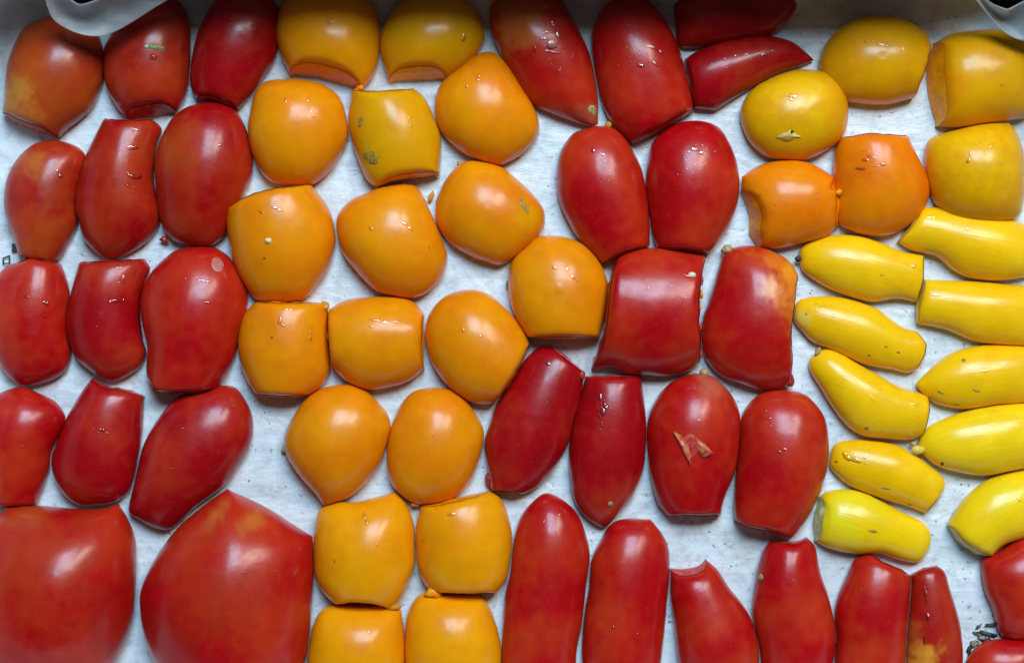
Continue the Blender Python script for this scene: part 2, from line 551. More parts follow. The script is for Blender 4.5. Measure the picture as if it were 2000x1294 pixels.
def inflate(base, cen, cut, droop=0.0):
    """Poisson membrane over the base outline, free along cut edges -> ring xy and relative height"""
    n = len(base)
    V = cen[None, None, :] + (base - cen)[None, :, :] * RS[:, None, None]     # MR,n,2
    A = np.zeros((MR, n, n))
    B = np.zeros((MR - 1, n, n))
    c0 = 0.0
    cN = np.zeros(n)
    F = np.zeros((MR, n))
    f0 = 0.0
    J = np.arange(n)
    J1 = (J + 1) % n
    def cots(a, b, c):
        u, v = b - a, c - a
        cr = np.abs(u[..., 0] * v[..., 1] - u[..., 1] * v[..., 0]) + 1e-16
        return (u * v).sum(-1) / cr / 2, cr / 2
    # centre fan
    C = np.broadcast_to(cen, (n, 2))
    p, q = V[0], V[0][J1]
    wC, ar = cots(C, p, q)       # opposite edge p-q
    wp, _ = cots(p, C, q)        # opposite edge C-q
    wq, _ = cots(q, C, p)        # opposite edge C-p
    np.add.at(A[0], (J, J), wC + wq); np.add.at(A[0], (J1, J1), wC + wp)
    np.add.at(A[0], (J, J1), -wC); np.add.at(A[0], (J1, J), -wC)
    c0 += (wp + wq).sum()
    np.add.at(cN, J, -wq); np.add.at(cN, J1, -wp)
    np.add.at(F[0], J, ar / 3); np.add.at(F[0], J1, ar / 3)
    f0 += ar.sum() / 3
    for i in range(MR - 1):
        a, b, c, d = V[i], V[i][J1], V[i + 1][J1], V[i + 1]
        for (x, xi, xr), (y, yi, yr), (z, zi, zr) in (((a, J, 0), (d, J, 1), (c, J1, 1)), ((a, J, 0), (c, J1, 1), (b, J1, 0))):
            nodes = ((x, xi, xr), (y, yi, yr), (z, zi, zr))
            for k in range(3):
                o0, o1, o2 = nodes[k], nodes[(k + 1) % 3], nodes[(k + 2) % 3]
                wgt, ar = cots(o0[0], o1[0], o2[0])
                for e0, e1 in ((o1, o2), (o2, o1)):
                    np.add.at(A[i + e0[2]], (e0[1], e0[1]), wgt)
                    if e0[2] == e1[2]:
                        np.add.at(A[i + e0[2]], (e0[1], e1[1]), -wgt)
                    elif e0[2] == 0:
                        np.add.at(B[i], (e0[1], e1[1]), -wgt)
                np.add.at(F[i + o0[2]], o0[1], ar / 3)
    # the skin rounds over towards a cut: it pulls the free edge down a little
    eb = np.linalg.norm(base - np.roll(base, 1, 0), axis=1)
    A[-1][J, J] += np.where(cut, droop * (eb + np.roll(eb, -1)) / 2, 0)
    # fixed outer edge except on cuts
    fixed = ~cut
    A[-1][fixed, :] = 0; A[-1][:, fixed] = 0
    A[-1][fixed, fixed] = 1
    B[-1][:, fixed] = 0
    F[-1][fixed] = 0
    Sm = A[0] - np.outer(cN, cN) / c0
    R = F[0] - cN * f0 / c0
    Ss, Rs = [Sm], [R]
    for i in range(MR - 1):
        X = np.linalg.solve(Ss[i], np.concatenate([B[i], Rs[i][:, None]], 1))
        Ss.append(A[i + 1] - B[i].T @ X[:, :n])
        Rs.append(F[i + 1] - B[i].T @ X[:, n])
    U = np.zeros((MR, n))
    U[-1] = np.linalg.solve(Ss[-1], Rs[-1])
    for i in range(MR - 2, -1, -1):
        U[i] = np.linalg.solve(Ss[i], Rs[i] - B[i] @ U[i + 1])
    u0 = (f0 - cN @ U[0]) / c0
    mx = max(u0, U.max())
    return V, np.sqrt(np.clip(U / mx, 0, None)), math.sqrt(max(u0, 0) / mx)

def slant(rel, z, outer, runs, slope):
    """lean the cut faces back a little, as a knife leaves them"""
    out = rel.copy()
    for run in runs:
        a, b = outer[run[0]], outer[run[-1]]
        nrm = np.array([b[1] - a[1], -(b[0] - a[0])])
        L = np.linalg.norm(nrm) + 1e-9
        nrm = nrm / L
        t = np.array([-nrm[1], nrm[0]])
        s = (a - rel) @ nrm                       # depth behind the cut plane
        u = np.abs((rel - (a + b) / 2) @ t) / L
        w_ = np.clip(1 - s / (0.7 * L), 0, 1) ** 2 * np.clip(1.6 - 2 * u, 0, 1)
        out = out - nrm * (slope * z * w_)[..., None]
    return out

def cut_runs(cut):
    runs, cur = [], []
    st = next((i for i in range(NP) if not cut[i]), 0)
    for q in range(NP + 1):
        jj = (st + q) % NP
        if cut[jj]:
            cur.append(jj)
        elif cur:
            runs.append([(cur[0] - 1) % NP] + cur + [(cur[-1] + 1) % NP])
            cur = []
    return runs

BASECOL = {
    'red': (0.46, 0.011, 0.004), 'crimson': (0.38, 0.005, 0.005), 'brick': (0.39, 0.017, 0.004), 'rust': (0.41, 0.052, 0.005),
    'orange': (0.80, 0.232, 0.001), 'deep': (0.82, 0.188, 0.001), 'amber': (0.84, 0.290, 0.001),
    'gold': (0.74, 0.320, 0.001), 'yellow': (0.92, 0.490, 0.002), 'lemon': (0.93, 0.570, 0.004), 'lime': (0.80, 0.62, 0.010),
}
HALVES = {}

class Half:
    pass

def tomato(key, label, group, kind, colour, outl, k=0.92, z0=0.15, tints=(), flesh=None, name=None, ridge=0.035, lean=0.0, droop=1.2):
    pts, cut = outline(outl)
    pa = pts
    x, y = pa[:, 0], pa[:, 1]
    cr = x * np.roll(y, -1) - np.roll(x, -1) * y
    pc = np.array([((x + np.roll(x, -1)) * cr).sum(), ((y + np.roll(y, -1)) * cr).sum()]) / (3 * cr.sum())
    # long and short half axes
    d = pa - pc
    ev, evec = np.linalg.eigh(np.cov(d.T))
    ax = evec[:, 1]
    half = (np.abs(d @ evec[:, 0])).max() * 0.5 + np.percentile(np.abs(d @ evec[:, 0]), 85) * 0.5
    H = half * S * k
    zb = H * z0
    cb = unproject(pc, zb)
    base = unproject(pa, zb)
    tr = np.linalg.norm(d, axis=1)
    runs = cut_runs(cut)
    ta = np.arctan2(d[:, 1], d[:, 0])
    for it in range(2):
        V, h, hc = inflate(base, cb, cut, droop / (half * S))
        zi = zb + h * (H - zb)
        P = np.concatenate([slant(V, zi, V[-1], runs, lean), zi[..., None]], -1)
        low = np.concatenate([V[-1], np.zeros((NP, 1))], -1)
        best = np.zeros(NP)
        rings = [P[i] for i in range(MR // 3, MR)] + [np.where(cut[:, None], low, P[-1])]
        for rg in rings:
            q = project(rg) - pc
            best = np.maximum(best, np.interp(ta, np.arctan2(q[:, 1], q[:, 0]), np.linalg.norm(q, axis=1), period=2 * math.pi))
        ratio = tr / best
        ratio = (np.roll(ratio, 1) + 2 * ratio + np.roll(ratio, -1)) / 4
        base = cb + (base - cb) * np.clip(ratio, 0.75, 1.15)[:, None]
    seed = rng.random() * 50
    out_n = base - cb
    out_n = out_n / (np.linalg.norm(out_n, axis=1)[:, None] + 1e-9)
    jit = np.array([noise.noise(Vector((p[0] * 330, p[1] * 330, seed))) + 0.6 * noise.noise(Vector((p[0] * 900, p[1] * 900, seed))) for p in base])
    base = base + out_n * (jit * np.where(cut, 1.2, 0.5) * S)[:, None]
    V, h, hc = inflate(base, cb, cut, droop / (half * S))
    # the lip of a cut is rounded over a millimetre or so
    rad_ = np.linalg.norm(base - cb, axis=1)
    dist = (1 - RS)[:, None] * rad_[None, :]
    h = np.where(cut[None, :], h * (1 - 0.24 * np.exp(-dist / 0.0008)), h)
    rel = V - cb
    axw = np.array([ax[0], -ax[1]])
    al = rel @ axw
    cr_ = rel @ np.array([-axw[1], axw[0]])
    # broad lobes that run along the fruit, and gentle dents
    lump = np.zeros_like(h)
    for i in range(MR):
        for j in range(NP):
            lump[i, j] = (noise.noise(Vector((al[i, j] * 18, cr_[i, j] * 60, seed))) +
                          0.8 * noise.noise(Vector((al[i, j] * 45, cr_[i, j] * 55, seed + 9))))
    fade = 1 - RS[:, None] ** 6 * (~cut)[None, :]
    z = zb + h * (H - zb) * (1 + ridge * lump * fade)
    zc = zb + hc * (H - zb)
    loc = Vector((cb[0], cb[1], 0.0006))
    foot = rel[-1].copy()
    rel = slant(rel, z, foot, runs, lean)
    P = np.concatenate([rel, z[..., None]], -1).reshape(-1, 3)
    nb = len(P)
    outer = rel[-1]
    # wall below: skin tucks in, cut edge drops straight
    rows = []
    zt = z[-1]
    nd = outer / (np.linalg.norm(outer, axis=1)[:, None] + 1e-9)
    nrow = 4
    for r in range(1, nrow + 1):
        t = r / nrow
        ins = np.where(cut, 0.0, zb * 0.75 * t * t)
        zz = np.where(cut, zt * (1 - t), zb * (1 - t))
        xy = np.where(cut[:, None], outer * (1 - t) + foot * t, outer - nd * ins[:, None])
        rows.append(np.concatenate([xy, zz[:, None]], 1))
    verts = np.vstack([[[0, 0, zc]], P] + rows)
    faces = [(0, 1 + j, 1 + (j + 1) % NP) for j in range(NP)]
    tot = MR + nrow
    for i in range(tot - 1):
        o0 = 1 + i * NP
        for j in range(NP):
            j1 = (j + 1) % NP
            faces.append((o0 + j, o0 + NP + j, o0 + NP + j1, o0 + j1))
    faces.append(tuple(reversed([1 + (tot - 1) * NP + j for j in range(NP)])))
    ob = mesh_obj(name or 'tomato_half', verts, faces, M[kind], loc=loc)
    me = ob.data
    # sharp rim along the cut
    rim0 = 1 + (MR - 1) * NP
    pxv = project(verts + np.array(loc))
    # skin colours: base, blotches with shapes of their own
    base_c = np.array(BASECOL[colour])
    cols = np.tile(base_c, (len(verts), 1))
    mot = np.array([noise.noise(Vector((v[0] * 55, v[1] * 55, seed + 3))) for v in verts])
    shift = {'r': np.array([0.08, 0.026, 0.002]), 'o': np.array([0.03, 0.060, 0.000]), 'y': np.array([0.03, 0.05, 0.004])}[kind]
    mot2 = np.array([noise.noise(Vector((v[0] * 230, v[1] * 230, v[2] * 230 + seed))) for v in verts])
    cols = cols + (mot + 0.45 * mot2)[:, None] * shift
    for tx, ty, rad, tc, st in tints:
        rr = np.hypot(pxv[:, 0] - tx, pxv[:, 1] - ty) / rad
        wob = np.array([noise.noise(Vector((v[0] * 130, v[1] * 130, seed + 7))) + 0.7 * noise.noise(Vector((v[0] * 420, v[1] * 420, seed))) for v in verts])
        wt = np.clip(1.1 - rr + wob * 0.55, 0, 1)
        wt = wt * wt * (3 - 2 * wt) * st
        cols = cols * (1 - wt[:, None]) + np.array(BASECOL.get(tc, tc) if isinstance(tc, str) else tc) * wt[:, None]
    cols = np.clip(cols, 0.001, 0.95)
    ca = me.color_attributes.new('Col', 'FLOAT_COLOR', 'POINT')
    ca.data.foreach_set('color', np.concatenate([cols, np.ones((len(cols), 1))], 1).ravel().astype(np.float32))
    uv = me.uv_layers.new(name='UVMap')
    li = np.zeros(len(me.loops), np.int32)
    me.loops.foreach_get('vertex_index', li)
    uu = np.stack([verts[:, 0] * axw[0] + verts[:, 1] * axw[1] + seed, -verts[:, 0] * axw[1] + verts[:, 1] * axw[0] + verts[:, 2] * 0.4], 1)
    uv.data.foreach_set('uv', uu[li].ravel().astype(np.float32))
    ob['label'] = label
    ob['category'] = 'tomato half'
    ob['group'] = group
    T = Half()
    T.ob, T.loc, T.kind = ob, loc, kind
    T.bvh = BVHTree.FromPolygons([Vector(v) + loc for v in verts.tolist()], faces)
    HALVES[key] = T
    # cut faces, one for every run of cut nodes
    fm = M[flesh or {'r': 'fr', 'o': 'fo', 'y': 'fy'}[kind]]
    for run in runs:
        cv, cf = [], []
        R = 7
        W = len(run)
        nrm = np.array([foot[run[-1]][1] - foot[run[0]][1], -(foot[run[-1]][0] - foot[run[0]][0])])
        nrm = nrm / (np.linalg.norm(nrm) + 1e-9)
        for r in range(R + 1):
            for wi, jj in enumerate(run):
                t = r / R
                zt_ = z[-1][jj] * 0.985
                zz = zt_ * (1 - t) + 0.0002
                edge = min(1, 4 * min(t, 1 - t, wi / (W - 1), 1 - wi / (W - 1)))
                q2 = outer[jj] * (1 - t) + foot[jj] * t
                p = Vector((q2[0], q2[1], zz))
                bulge = 0.00025 + 0.0007 * edge * (0.5 + noise.noise(Vector((p.x * 260, p.y * 260, p.z * 260 + seed))))
                cv.append((p.x + nrm[0] * bulge, p.y + nrm[1] * bulge, zz))
        for r in range(R):
            for wi in range(W - 1):
                a = r * W + wi
                cf.append((a, a + W, a + W + 1, a + 1))
        mesh_obj('cut_face', cv, cf, fm, parent=ob)
    return T

# ---- details that sit on a half -------------------------------------------------
def cast(T, px, py):
    """where the sight line through a photo point meets the half"""
    o = Vector((0, 0, CAMH))
    d = (Vector((wx(px), wy(py), 0)) - o).normalized()
    hit, nrm, idx, dist = T.bvh.ray_cast(o, d)
    return hit, nrm

def patch(key, name, cx, cy, rx, ry, rot, mat, height=0.0004, lift=0.00008, wob=0.25, label=None, n=18, flat=False):
    """an irregular low blob that follows the skin"""
    T = HALVES[key]
    rings = (0.0, 0.4, 0.75, 1.0)
    prof = (1.0, 0.92, 0.6, 0.0) if not flat else (1.0, 1.0, 1.0, 0.0)
    sd = random.random() * 40
    ca, sa = math.cos(math.radians(rot)), math.sin(math.radians(rot))
    verts, ok = [], True
    for ri, r in enumerate(rings):
        for k in range(n if ri else 1):
            a = 2 * math.pi * k / n
            ww = 1 + wob * (noise.noise(Vector((math.cos(a) * 1.3, math.sin(a) * 1.3, sd))) + 0.6 * noise.noise(Vector((math.cos(a) * 3.1, math.sin(a) * 3.1, sd + 5))))
            ux, uy = math.cos(a) * rx * r * ww, math.sin(a) * ry * r * ww
            hit, nrm = cast(T, cx + ux * ca - uy * sa, cy + ux * sa + uy * ca)
            if hit is None:
                return None
            hh = lift + height * prof[ri] if ri < 3 else -0.0001
            verts.append(hit + nrm * hh - T.loc)
    faces = [(0, 1 + (k + 1) % n, 1 + k) for k in range(n)]
    for ri in range(2):
        for k in range(n):
            k1 = (k + 1) % n
            a, b = 1 + ri * n, 1 + (ri + 1) * n
            faces.append((a + k, a + k1, b + k1, b + k))
    o = mesh_obj(name, verts, faces, M[mat], parent=T.ob)
    if label:
        o['label'] = label
    return o

def drops(key, spots, name='juice_drops', mat='juice', high=0.30):
    """wet beads of juice on the skin, one mesh per half"""
    T = HALVES[key]
    V, F = [], []
    n = 12
    for (cx, cy, rx, ry, rot) in spots:
        sd = random.random() * 60
        ca, sa = math.cos(math.radians(rot)), math.sin(math.radians(rot))
        rings = (0.0, 0.45, 0.8, 1.0)
        prof = (1.0, 0.9, 0.55, 0.0)
        hgt = min(rx, ry) * S * high
        vs = []
        for ri, r in enumerate(rings):
            for k in range(n if ri else 1):
                a = 2 * math.pi * k / n
                ww = 1 + 0.5 * noise.noise(Vector((math.cos(a) * 1.5, math.sin(a) * 1.5, sd)))
                ux, uy = math.cos(a) * rx * r * ww, math.sin(a) * ry * r * ww
                hit, nrm = cast(T, cx + ux * ca - uy * sa, cy + ux * sa + uy * ca)
                if hit is None:
                    vs = None
                    break
                vs.append(hit + nrm * (hgt * prof[ri] - 0.00003) - T.loc)
            if vs is None:
                break
        if vs is None:
            continue
        b0 = len(V)
        V += vs
        F += [(b0, b0 + 1 + (k + 1) % n, b0 + 1 + k) for k in range(n)]
        for ri in range(2):
            for k in range(n):
                k1 = (k + 1) % n
                a, b = b0 + 1 + ri * n, b0 + 1 + (ri + 1) * n
                F.append((a + k, a + k1, b + k1, b + k))
    if not V:
        return
    o = mesh_obj(name, V, F, M[mat], parent=T.ob)
    o['kind'] = 'stuff'
    return o

def blob(name, px, py, rx, ry, rot, z, hz, mat, parent_key=None, wob=0.35, loc_parent=None):
    """a lump of pulp, stem or crumb with real thickness, centred at height z"""
    bm = bmesh.new()
    bmesh.ops.create_icosphere(bm, subdivisions=2, radius=1)
    sd = random.random() * 70
    c = unproject((px, py), z)
    T = HALVES[parent_key] if parent_key else None
    off = T.loc if T else Vector((0, 0, 0))
    ca, sa = math.cos(math.radians(-rot)), math.sin(math.radians(-rot))
    for v in bm.verts:
        f = 1 + wob * noise.noise(v.co * 1.6 + Vector((sd, 0, 0))) + wob * 0.6 * noise.noise(v.co * 3.3 + Vector((0, sd, 0)))
        p = v.co * f
        ux, uy = p.x * rx * S, p.y * ry * S
        v.co = Vector((c[0] + ux * ca - uy * sa, c[1] + ux * sa + uy * ca, z + p.z * hz)) - off
    me = bpy.data.meshes.new(name)
    bm.to_mesh(me)
    bm.free()
    me.polygons.foreach_set('use_smooth', [True] * len(me.polygons))
    me.materials.append(M[mat])
    o = bpy.data.objects.new(name, me)
    COL.objects.link(o)
    if T:
        o.parent = T.ob
    return o

GR = 'halved red tomatoes laid cut side down'
GO = 'halved orange tomatoes laid cut side down'
GY = 'halved slender yellow tomatoes laid cut side down'
# key, label, group, material kind, skin colour, outline in photo points ('!' starts a cut edge, '^' ends it or marks a corner)
tomato('r1', 'dull orange-red tomato half with yellow shoulder, under the curled paper corner', GR, 'r', 'rust',
       '105,30 64,44 39,66 15,124 9,181 6,222! 50,248 116,270^ 131,255 174,220 193,185 203,147 201,90 182,52 145,32',
       tints=((22, 175, 50, (0.50, 0.20, 0.02), 0.8), (45, 225, 40, (0.50, 0.16, 0.02), 0.6), (170, 110, 70, 'brick', 0.7)), lean=0.15)
tomato('r2', 'dark red tomato half with a green and white stem scar', GR, 'r', 'brick',
       '300,-14 345,-2 363,23 373,58 371,135 363,189 345,220! 282,231 250,231^ 230,212 212,180 203,147 203,100 216,70 245,20 270,-6', lean=0.35)
tomato('r3', 'deep red tomato half at the top, beside the first orange half', GR, 'r', 'crimson',
       '470,-28 430,-8 403,28 384,72 374,120 372,165 383,194! 425,199 466,215^ 489,189 522,143 539,112 545,60 546,20 520,-14', lean=0.1)
tomato('o1', 'orange tomato half with slanted cut base and one gel drop, top edge', GO, 'o', 'amber',
       '640,-16 690,-12 722,2 737,32 742,77 738,124 725,155 706,175! 632,153 566,146^ 546,100 539,58 546,20 565,-2 600,-12', lean=0.38)
tomato('o2', 'yellow-orange tomato half at the top edge with small curved cut base', GO, 'o', 'gold',
       '850,-18 900,-8 930,22 944,55 944,85 916,124 872,155! 806,156 760,159^ 745,112 742,85 748,55 764,26 790,0',
       tints=((800, 130, 60, 'orange', 0.5),), lean=0.38, flesh='fd')
tomato('o3', 'plump round orange tomato half beside the red halves, second orange row', GO, 'o', 'orange',
       '566,154 524,158 500,178 489,216 484,251 493,301 516,344 539,359 574,362 609,361 640,340 667,301 680,267 676,224 663,189 632,166 600,157')
tomato('o4', 'yellow-orange tomato half with two brown corky scars', GO, 'o', 'gold',
       '687,177! 728,179 808,174^ 829,189 844,220 860,263 862,305 858,342! 825,346 771,355 738,367^ 717,352 701,317 686,270 680,232 684,200',
       tints=((790, 330, 70, 'amber', 0.6),), lean=0.1, flesh='fd')
tomato('o5', 'large orange tomato half tilted below the wet red half', GO, 'o', 'orange',
       '947,102 966,104 989,124 1016,166 1040,205 1053,240 1049,267 1024,298 993,317 970,323 935,313 897,294 862,259 850,224 850,189 866,158 900,131 925,110')
tomato('r6', 'long red tomato half with a wet gel smear and brown pointed tip', GR, 'r', 'red',
       '1000,-20 966,-4 956,22 958,58 974,100 1001,147 1032,197 1070,220 1128,241 1156,247^ 1168,243^ 1167,185 1152,108 1128,54 1105,12 1085,-12 1050,-22',
       tints=((1000, 40, 80, (0.46, 0.14, 0.02), 0.7), (1155, 220, 45, (0.48, 0.12, 0.05), 0.6)))
tomato('r7', 'red tomato half speckled with clear gel, slanted cut at its foot', GR, 'r', 'red',
       '1215,-10 1182,10 1160,50 1154,85 1161,135 1171,185 1186,228 1212,262 1237,281! 1289,256 1352,218^ 1353,205 1343,155 1324,89 1297,35 1270,6 1245,-7', lean=0.1)
tomato('r8', 'dark red tomato half cropped by the top edge above the wedge', GR, 'r', 'crimson',
       '1316,5 1319,46 1324,88 1355,94 1400,87 1450,80 1500,72 1530,52 1552,22 1560,-6 1530,-24 1440,-34 1350,-26', k=0.95)
tomato('r9', 'narrow dark red tomato wedge with a sharp pointed end', GR, 'r', 'crimson',
       '1337,116! 1345,150 1351,185 1355,213^ 1397,217^ 1440,189 1478,166 1521,143 1559,131 1590,118^ 1563,93 1540,79 1501,71 1463,73 1409,83 1362,100', k=0.95)
tomato('g10', 'yellow tomato half with a flake of dry peel on its front', GO, 'o', 'gold',
       '1548,138 1509,151 1470,174 1447,209 1447,240 1463,278 1494,305 1528,313 1571,313 1610,297 1644,270 1656,232 1652,185 1633,151 1602,139 1575,136',
       tints=((1550, 170, 90, 'yellow', 0.6),), flesh='fd')
tomato('g11', 'dull yellow tomato half with a worm-shaped gel drop, slanted right cut', GO, 'o', 'gold',
       '1716,31 1666,39 1624,70 1602,108 1601,139 1612,170 1640,195 1680,203 1732,205 1784,192! 1806,145 1820,95^ 1809,66 1778,43 1747,33', flesh='fd')
tomato('g12', 'yellow-orange tomato half below the curled paper, top right corner', GO, 'o', 'gold',
       '1855,68 1898,60 1956,58 2010,70 2040,150 2012,222 1971,236 1917,244 1870,250 1830,246! 1814,190 1811,130 1826,84^',
       tints=((1850, 160, 60, 'orange', 0.6),), lean=0.35, flesh='fd')
tomato('o13', 'small orange tomato half with crumpled cuts at both ends', GO, 'o', 'deep',
       '1448,346^ 1478,325 1521,314 1567,315 1602,328 1629,347! 1631,371 1640,378 1640,415 1633,444^ 1610,464 1567,475 1521,485 1482,484! 1464,458 1463,420 1447,375^', lean=0.35)
tomato('o14', 'square deep orange tomato half with a wrinkled wet patch', GO, 'o', 'deep',
       '1640,271! 1700,261 1772,265^ 1790,301 1809,340 1815,371 1809,400 1790,428 1766,446 1732,460 1693,460 1655,448 1635,430 1628,367 1627,310', droop=1.885)
tomato('g15', 'broad yellow-orange tomato half at the right edge above slender yellow ones', GO, 'o', 'gold',
       '1805,309 1813,274 1848,259 1917,243 1968,240^ 1983,255 1998,294 2002,348 1998,394 1986,425 1930,436 1860,428 1824,395 1809,348',
       tints=((1900, 290, 110, 'yellow', 0.5),))
tomato('y16', 'slender yellow half with slanted cut, uppermost at the right edge', GY, 'y', 'yellow',
       '1753,473! 1772,448 1801,404^ 1848,406 1906,414 1964,427 2000,438 2030,460 2038,500 2015,535 1990,543 1944,548 1894,543 1859,527 1832,504 1805,495 1778,488', name='slender_tomato_half')
tomato('y17', 'slender yellow half with dark stem speck, highest in its column', GY, 'y', 'yellow',
       '1562,508 1564,485 1589,468 1631,459 1678,461 1724,475 1763,491 1803,499! 1804,543 1790,591^ 1751,584 1709,589 1674,584 1624,566 1589,547 1566,528', name='slender_tomato_half')
tomato('y18', 'slender yellow half cut square, second down at the right edge', GY, 'y', 'yellow',
       '1805,545^ 1848,547 1898,549 1964,555 2012,563 2036,605 2015,668 1985,674 1944,672 1898,665 1848,645 1790,632! 1789,601', name='slender_tomato_half')
tomato('y19', 'slender yellow half with pale scuffed tip and wavy shine', GY, 'y', 'yellow',
       '1550,624 1554,593 1573,581 1616,578 1662,585 1709,601 1736,620 1763,638 1790,647! 1807,667 1809,682 1801,705 1786,723^ 1767,728 1740,721 1693,713 1655,698 1612,678 1585,667 1566,647',
       tints=((1568, 622, 26, (0.72, 0.58, 0.10), 0.7),), name='slender_tomato_half')
tomato('y20', 'dented slender yellow half, third down in its column', GY, 'y', 'yellow',
       '1579,709 1589,692 1612,681 1639,688 1674,709 1716,732 1751,752 1786,763 1811,773! 1816,794 1811,829 1801,848^ 1778,858 1732,856 1685,850 1651,829 1624,794 1600,755 1583,728', name='slender_tomato_half', ridge=0.07)
tomato('y21', 'smooth yellow half with brown scratches, third down at the right edge', GY, 'y', 'yellow',
       '1789,752 1800,736 1828,709 1863,686 1917,674 1998,676 2025,687 2042,730 2015,780 1944,790 1886,798 1840,792 1815,780', name='slender_tomato_half')
tomato('y22', 'bright yellow half with a small nipple at its tip', GY, 'y', 'lemon',
       '1792,868 1809,836 1836,819 1879,804 1930,792 1998,786 2030,792 2048,845 2020,903 1964,921 1917,928 1867,921 1832,910 1805,890', name='slender_tomato_half')
tomato('y23', 'slender yellow half with wrinkled shiny shoulder and a torn flap', GY, 'y', 'yellow',
       '1620,893 1631,866 1662,858 1701,860 1747,867 1786,887 1817,910 1840,929 1845,949 1836,968! 1824,983 1807,1001^ 1770,987 1732,976 1685,960 1655,945 1631,925 1620,910', name='slender_tomato_half')
tomato('y24', 'greenish yellow slender half showing a pale cut end', GY, 'y', 'lemon',
       '1592,1055! 1588,1018 1600,970^ 1616,958 1647,954 1685,960 1724,979 1770,1003 1801,1018 1817,1041 1815,1068 1798,1093 1778,1097 1747,1090 1716,1080 1674,1081 1631,1074 1605,1064',
       tints=((1640, 1010, 90, 'lime', 0.9),), flesh='fg', name='slender_tomato_half', lean=0.35)
tomato('y25', 'bright yellow half with slanted cut, lowest at the right edge', GY, 'y', 'lemon',
       '1850,1024^ 1863,999 1886,968 1913,945 1944,929 1998,918 2035,925 2048,970 2020,1038 1964,1062 1937,1083! 1906,1078 1871,1057',
       tints=((1960, 960, 60, 'lime', 0.5),), flesh='fg', name='slender_tomato_half', lean=0.15)
tomato('r26', 'dimpled pear-shaped red half cropped by the right edge', GR, 'r', 'red',
       '1915,1103 1919,1087 1944,1078 1971,1061 1998,1049 2035,1050 2062,1120 2042,1215 1998,1247 1962,1243 1948,1227 1937,1188 1921,1149', ridge=0.06)
tomato('r27', 'red tomato half in the bottom right corner, by charred crumbs', GR, 'r', 'red',
       '1886,1290 1904,1264 1933,1248 1998,1246 2040,1257 2064,1305 2040,1352 1960,1368 1902,1348 1884,1315')
tomato('r30', 'brick red half with orange flecks, second row, left edge', GR, 'r', 'brick',
       '104,274 66,282 35,309 14,348 8,394 14,429 25,460 37,500! 75,507 112,511^ 128,489 151,439 151,400 157,360 166,325 167,302 147,284',
       tints=((60, 320, 35, (0.50, 0.13, 0.02), 0.7), (100, 470, 70, 'rust', 0.9), (115, 380, 50, 'rust', 0.5)))
tomato('r31', 'pear-shaped brick red half with a flat cut neck and gel', GR, 'r', 'brick',
       '203,233! 251,235 298,234^ 317,251 309,278 303,309 301,348 307,386 313,410 309,444 286,475 247,498 216,506 193,497 166,470 155,433 147,406 151,363 166,309 185,267', lean=0.05, droop=1.74)
tomato('r32', 'large oval brick red half leaning on the orange ones', GR, 'r', 'brick',
       '417,199 371,207 336,232 315,270 303,309 303,348 307,394 315,433 325,456 340,471 371,479 406,481 429,471 444,452 460,410 487,359 494,321 487,270 468,224 444,205',
       tints=((340, 290, 70, 'rust', 0.6),))
tomato('r33', 'red tomato half at the left edge with a glinting gel drop', GR, 'r', 'red',
       '12,520^ 35,511! 62,506 89,510 120,516^ 131,543 137,578 133,620 136,660 139,694 128,725 97,744 50,752 23,740 0,713 -18,660 -22,600 -8,545', droop=1.74)
tomato('r34', 'red tomato half with flat cut top, between two third-row red halves', GR, 'r', 'crimson',
       '155,513! 216,510 284,506^ 294,524 286,547 276,578 274,616 280,663 286,690 270,721 232,742 205,740 178,725 151,701 135,667 129,632 133,597 143,555', droop=1.885)
tomato('r35', 'big shouldered red half with a pale oval mark', GR, 'r', 'red',
       '390,482 348,487 317,508 294,535 278,566 274,601 280,640 288,678 286,717 288,744! 309,764 367,764 425,759^ 444,732 460,694 468,651 481,616 484,582 479,555 460,516 429,487', ridge=0.06)
tomato('r36', 'red tomato half at the left edge, fourth row', GR, 'r', 'red',
       '43,754 0,767 -22,788 -40,830 -40,900 -28,984^ 0,989! 40,987 73,983^ 85,952 97,914 101,883 118,848 128,825 126,806 108,783 77,767', lean=0.05)
tomato('r37', 'red tomato half with slanted cut top, fourth row', GR, 'r', 'crimson',
       '182,738! 216,756 250,762 282,773^ 280,825 276,864 272,885 263,929 251,960 228,979 193,985 155,985 124,964 106,929 101,894 112,864 128,821 151,779 170,750', droop=1.885)
tomato('r38', 'long dark red half lying diagonally above the biggest half', GR, 'r', 'crimson',
       '444,752 464,759 483,786 494,817 491,862 464,914 437,949 386,987 348,1022 325,1034 294,1026 256,1004^ 251,991 263,941 274,891 286,856 309,817 336,783 363,768 406,757')
tomato('r39', 'huge red half in the bottom left corner with pale cut top', GR, 'r', 'red',
       '0,1003 19,987^ 77,986 147,992 200,991 232,983^ 251,1014 265,1053 267,1103 265,1161 259,1211 243,1258 220,1300 180,1330 110,1345 20,1340 -40,1290 -58,1180 -54,1080 -30,1025', k=0.92,
       tints=((80, 1080, 150, (0.42, 0.030, 0.005), 0.8), (200, 1200, 90, (0.34, 0.010, 0.004), 0.6), (60, 1000, 50, (0.46, 0.07, 0.01), 0.6)), lean=-0.05, droop=2.61)
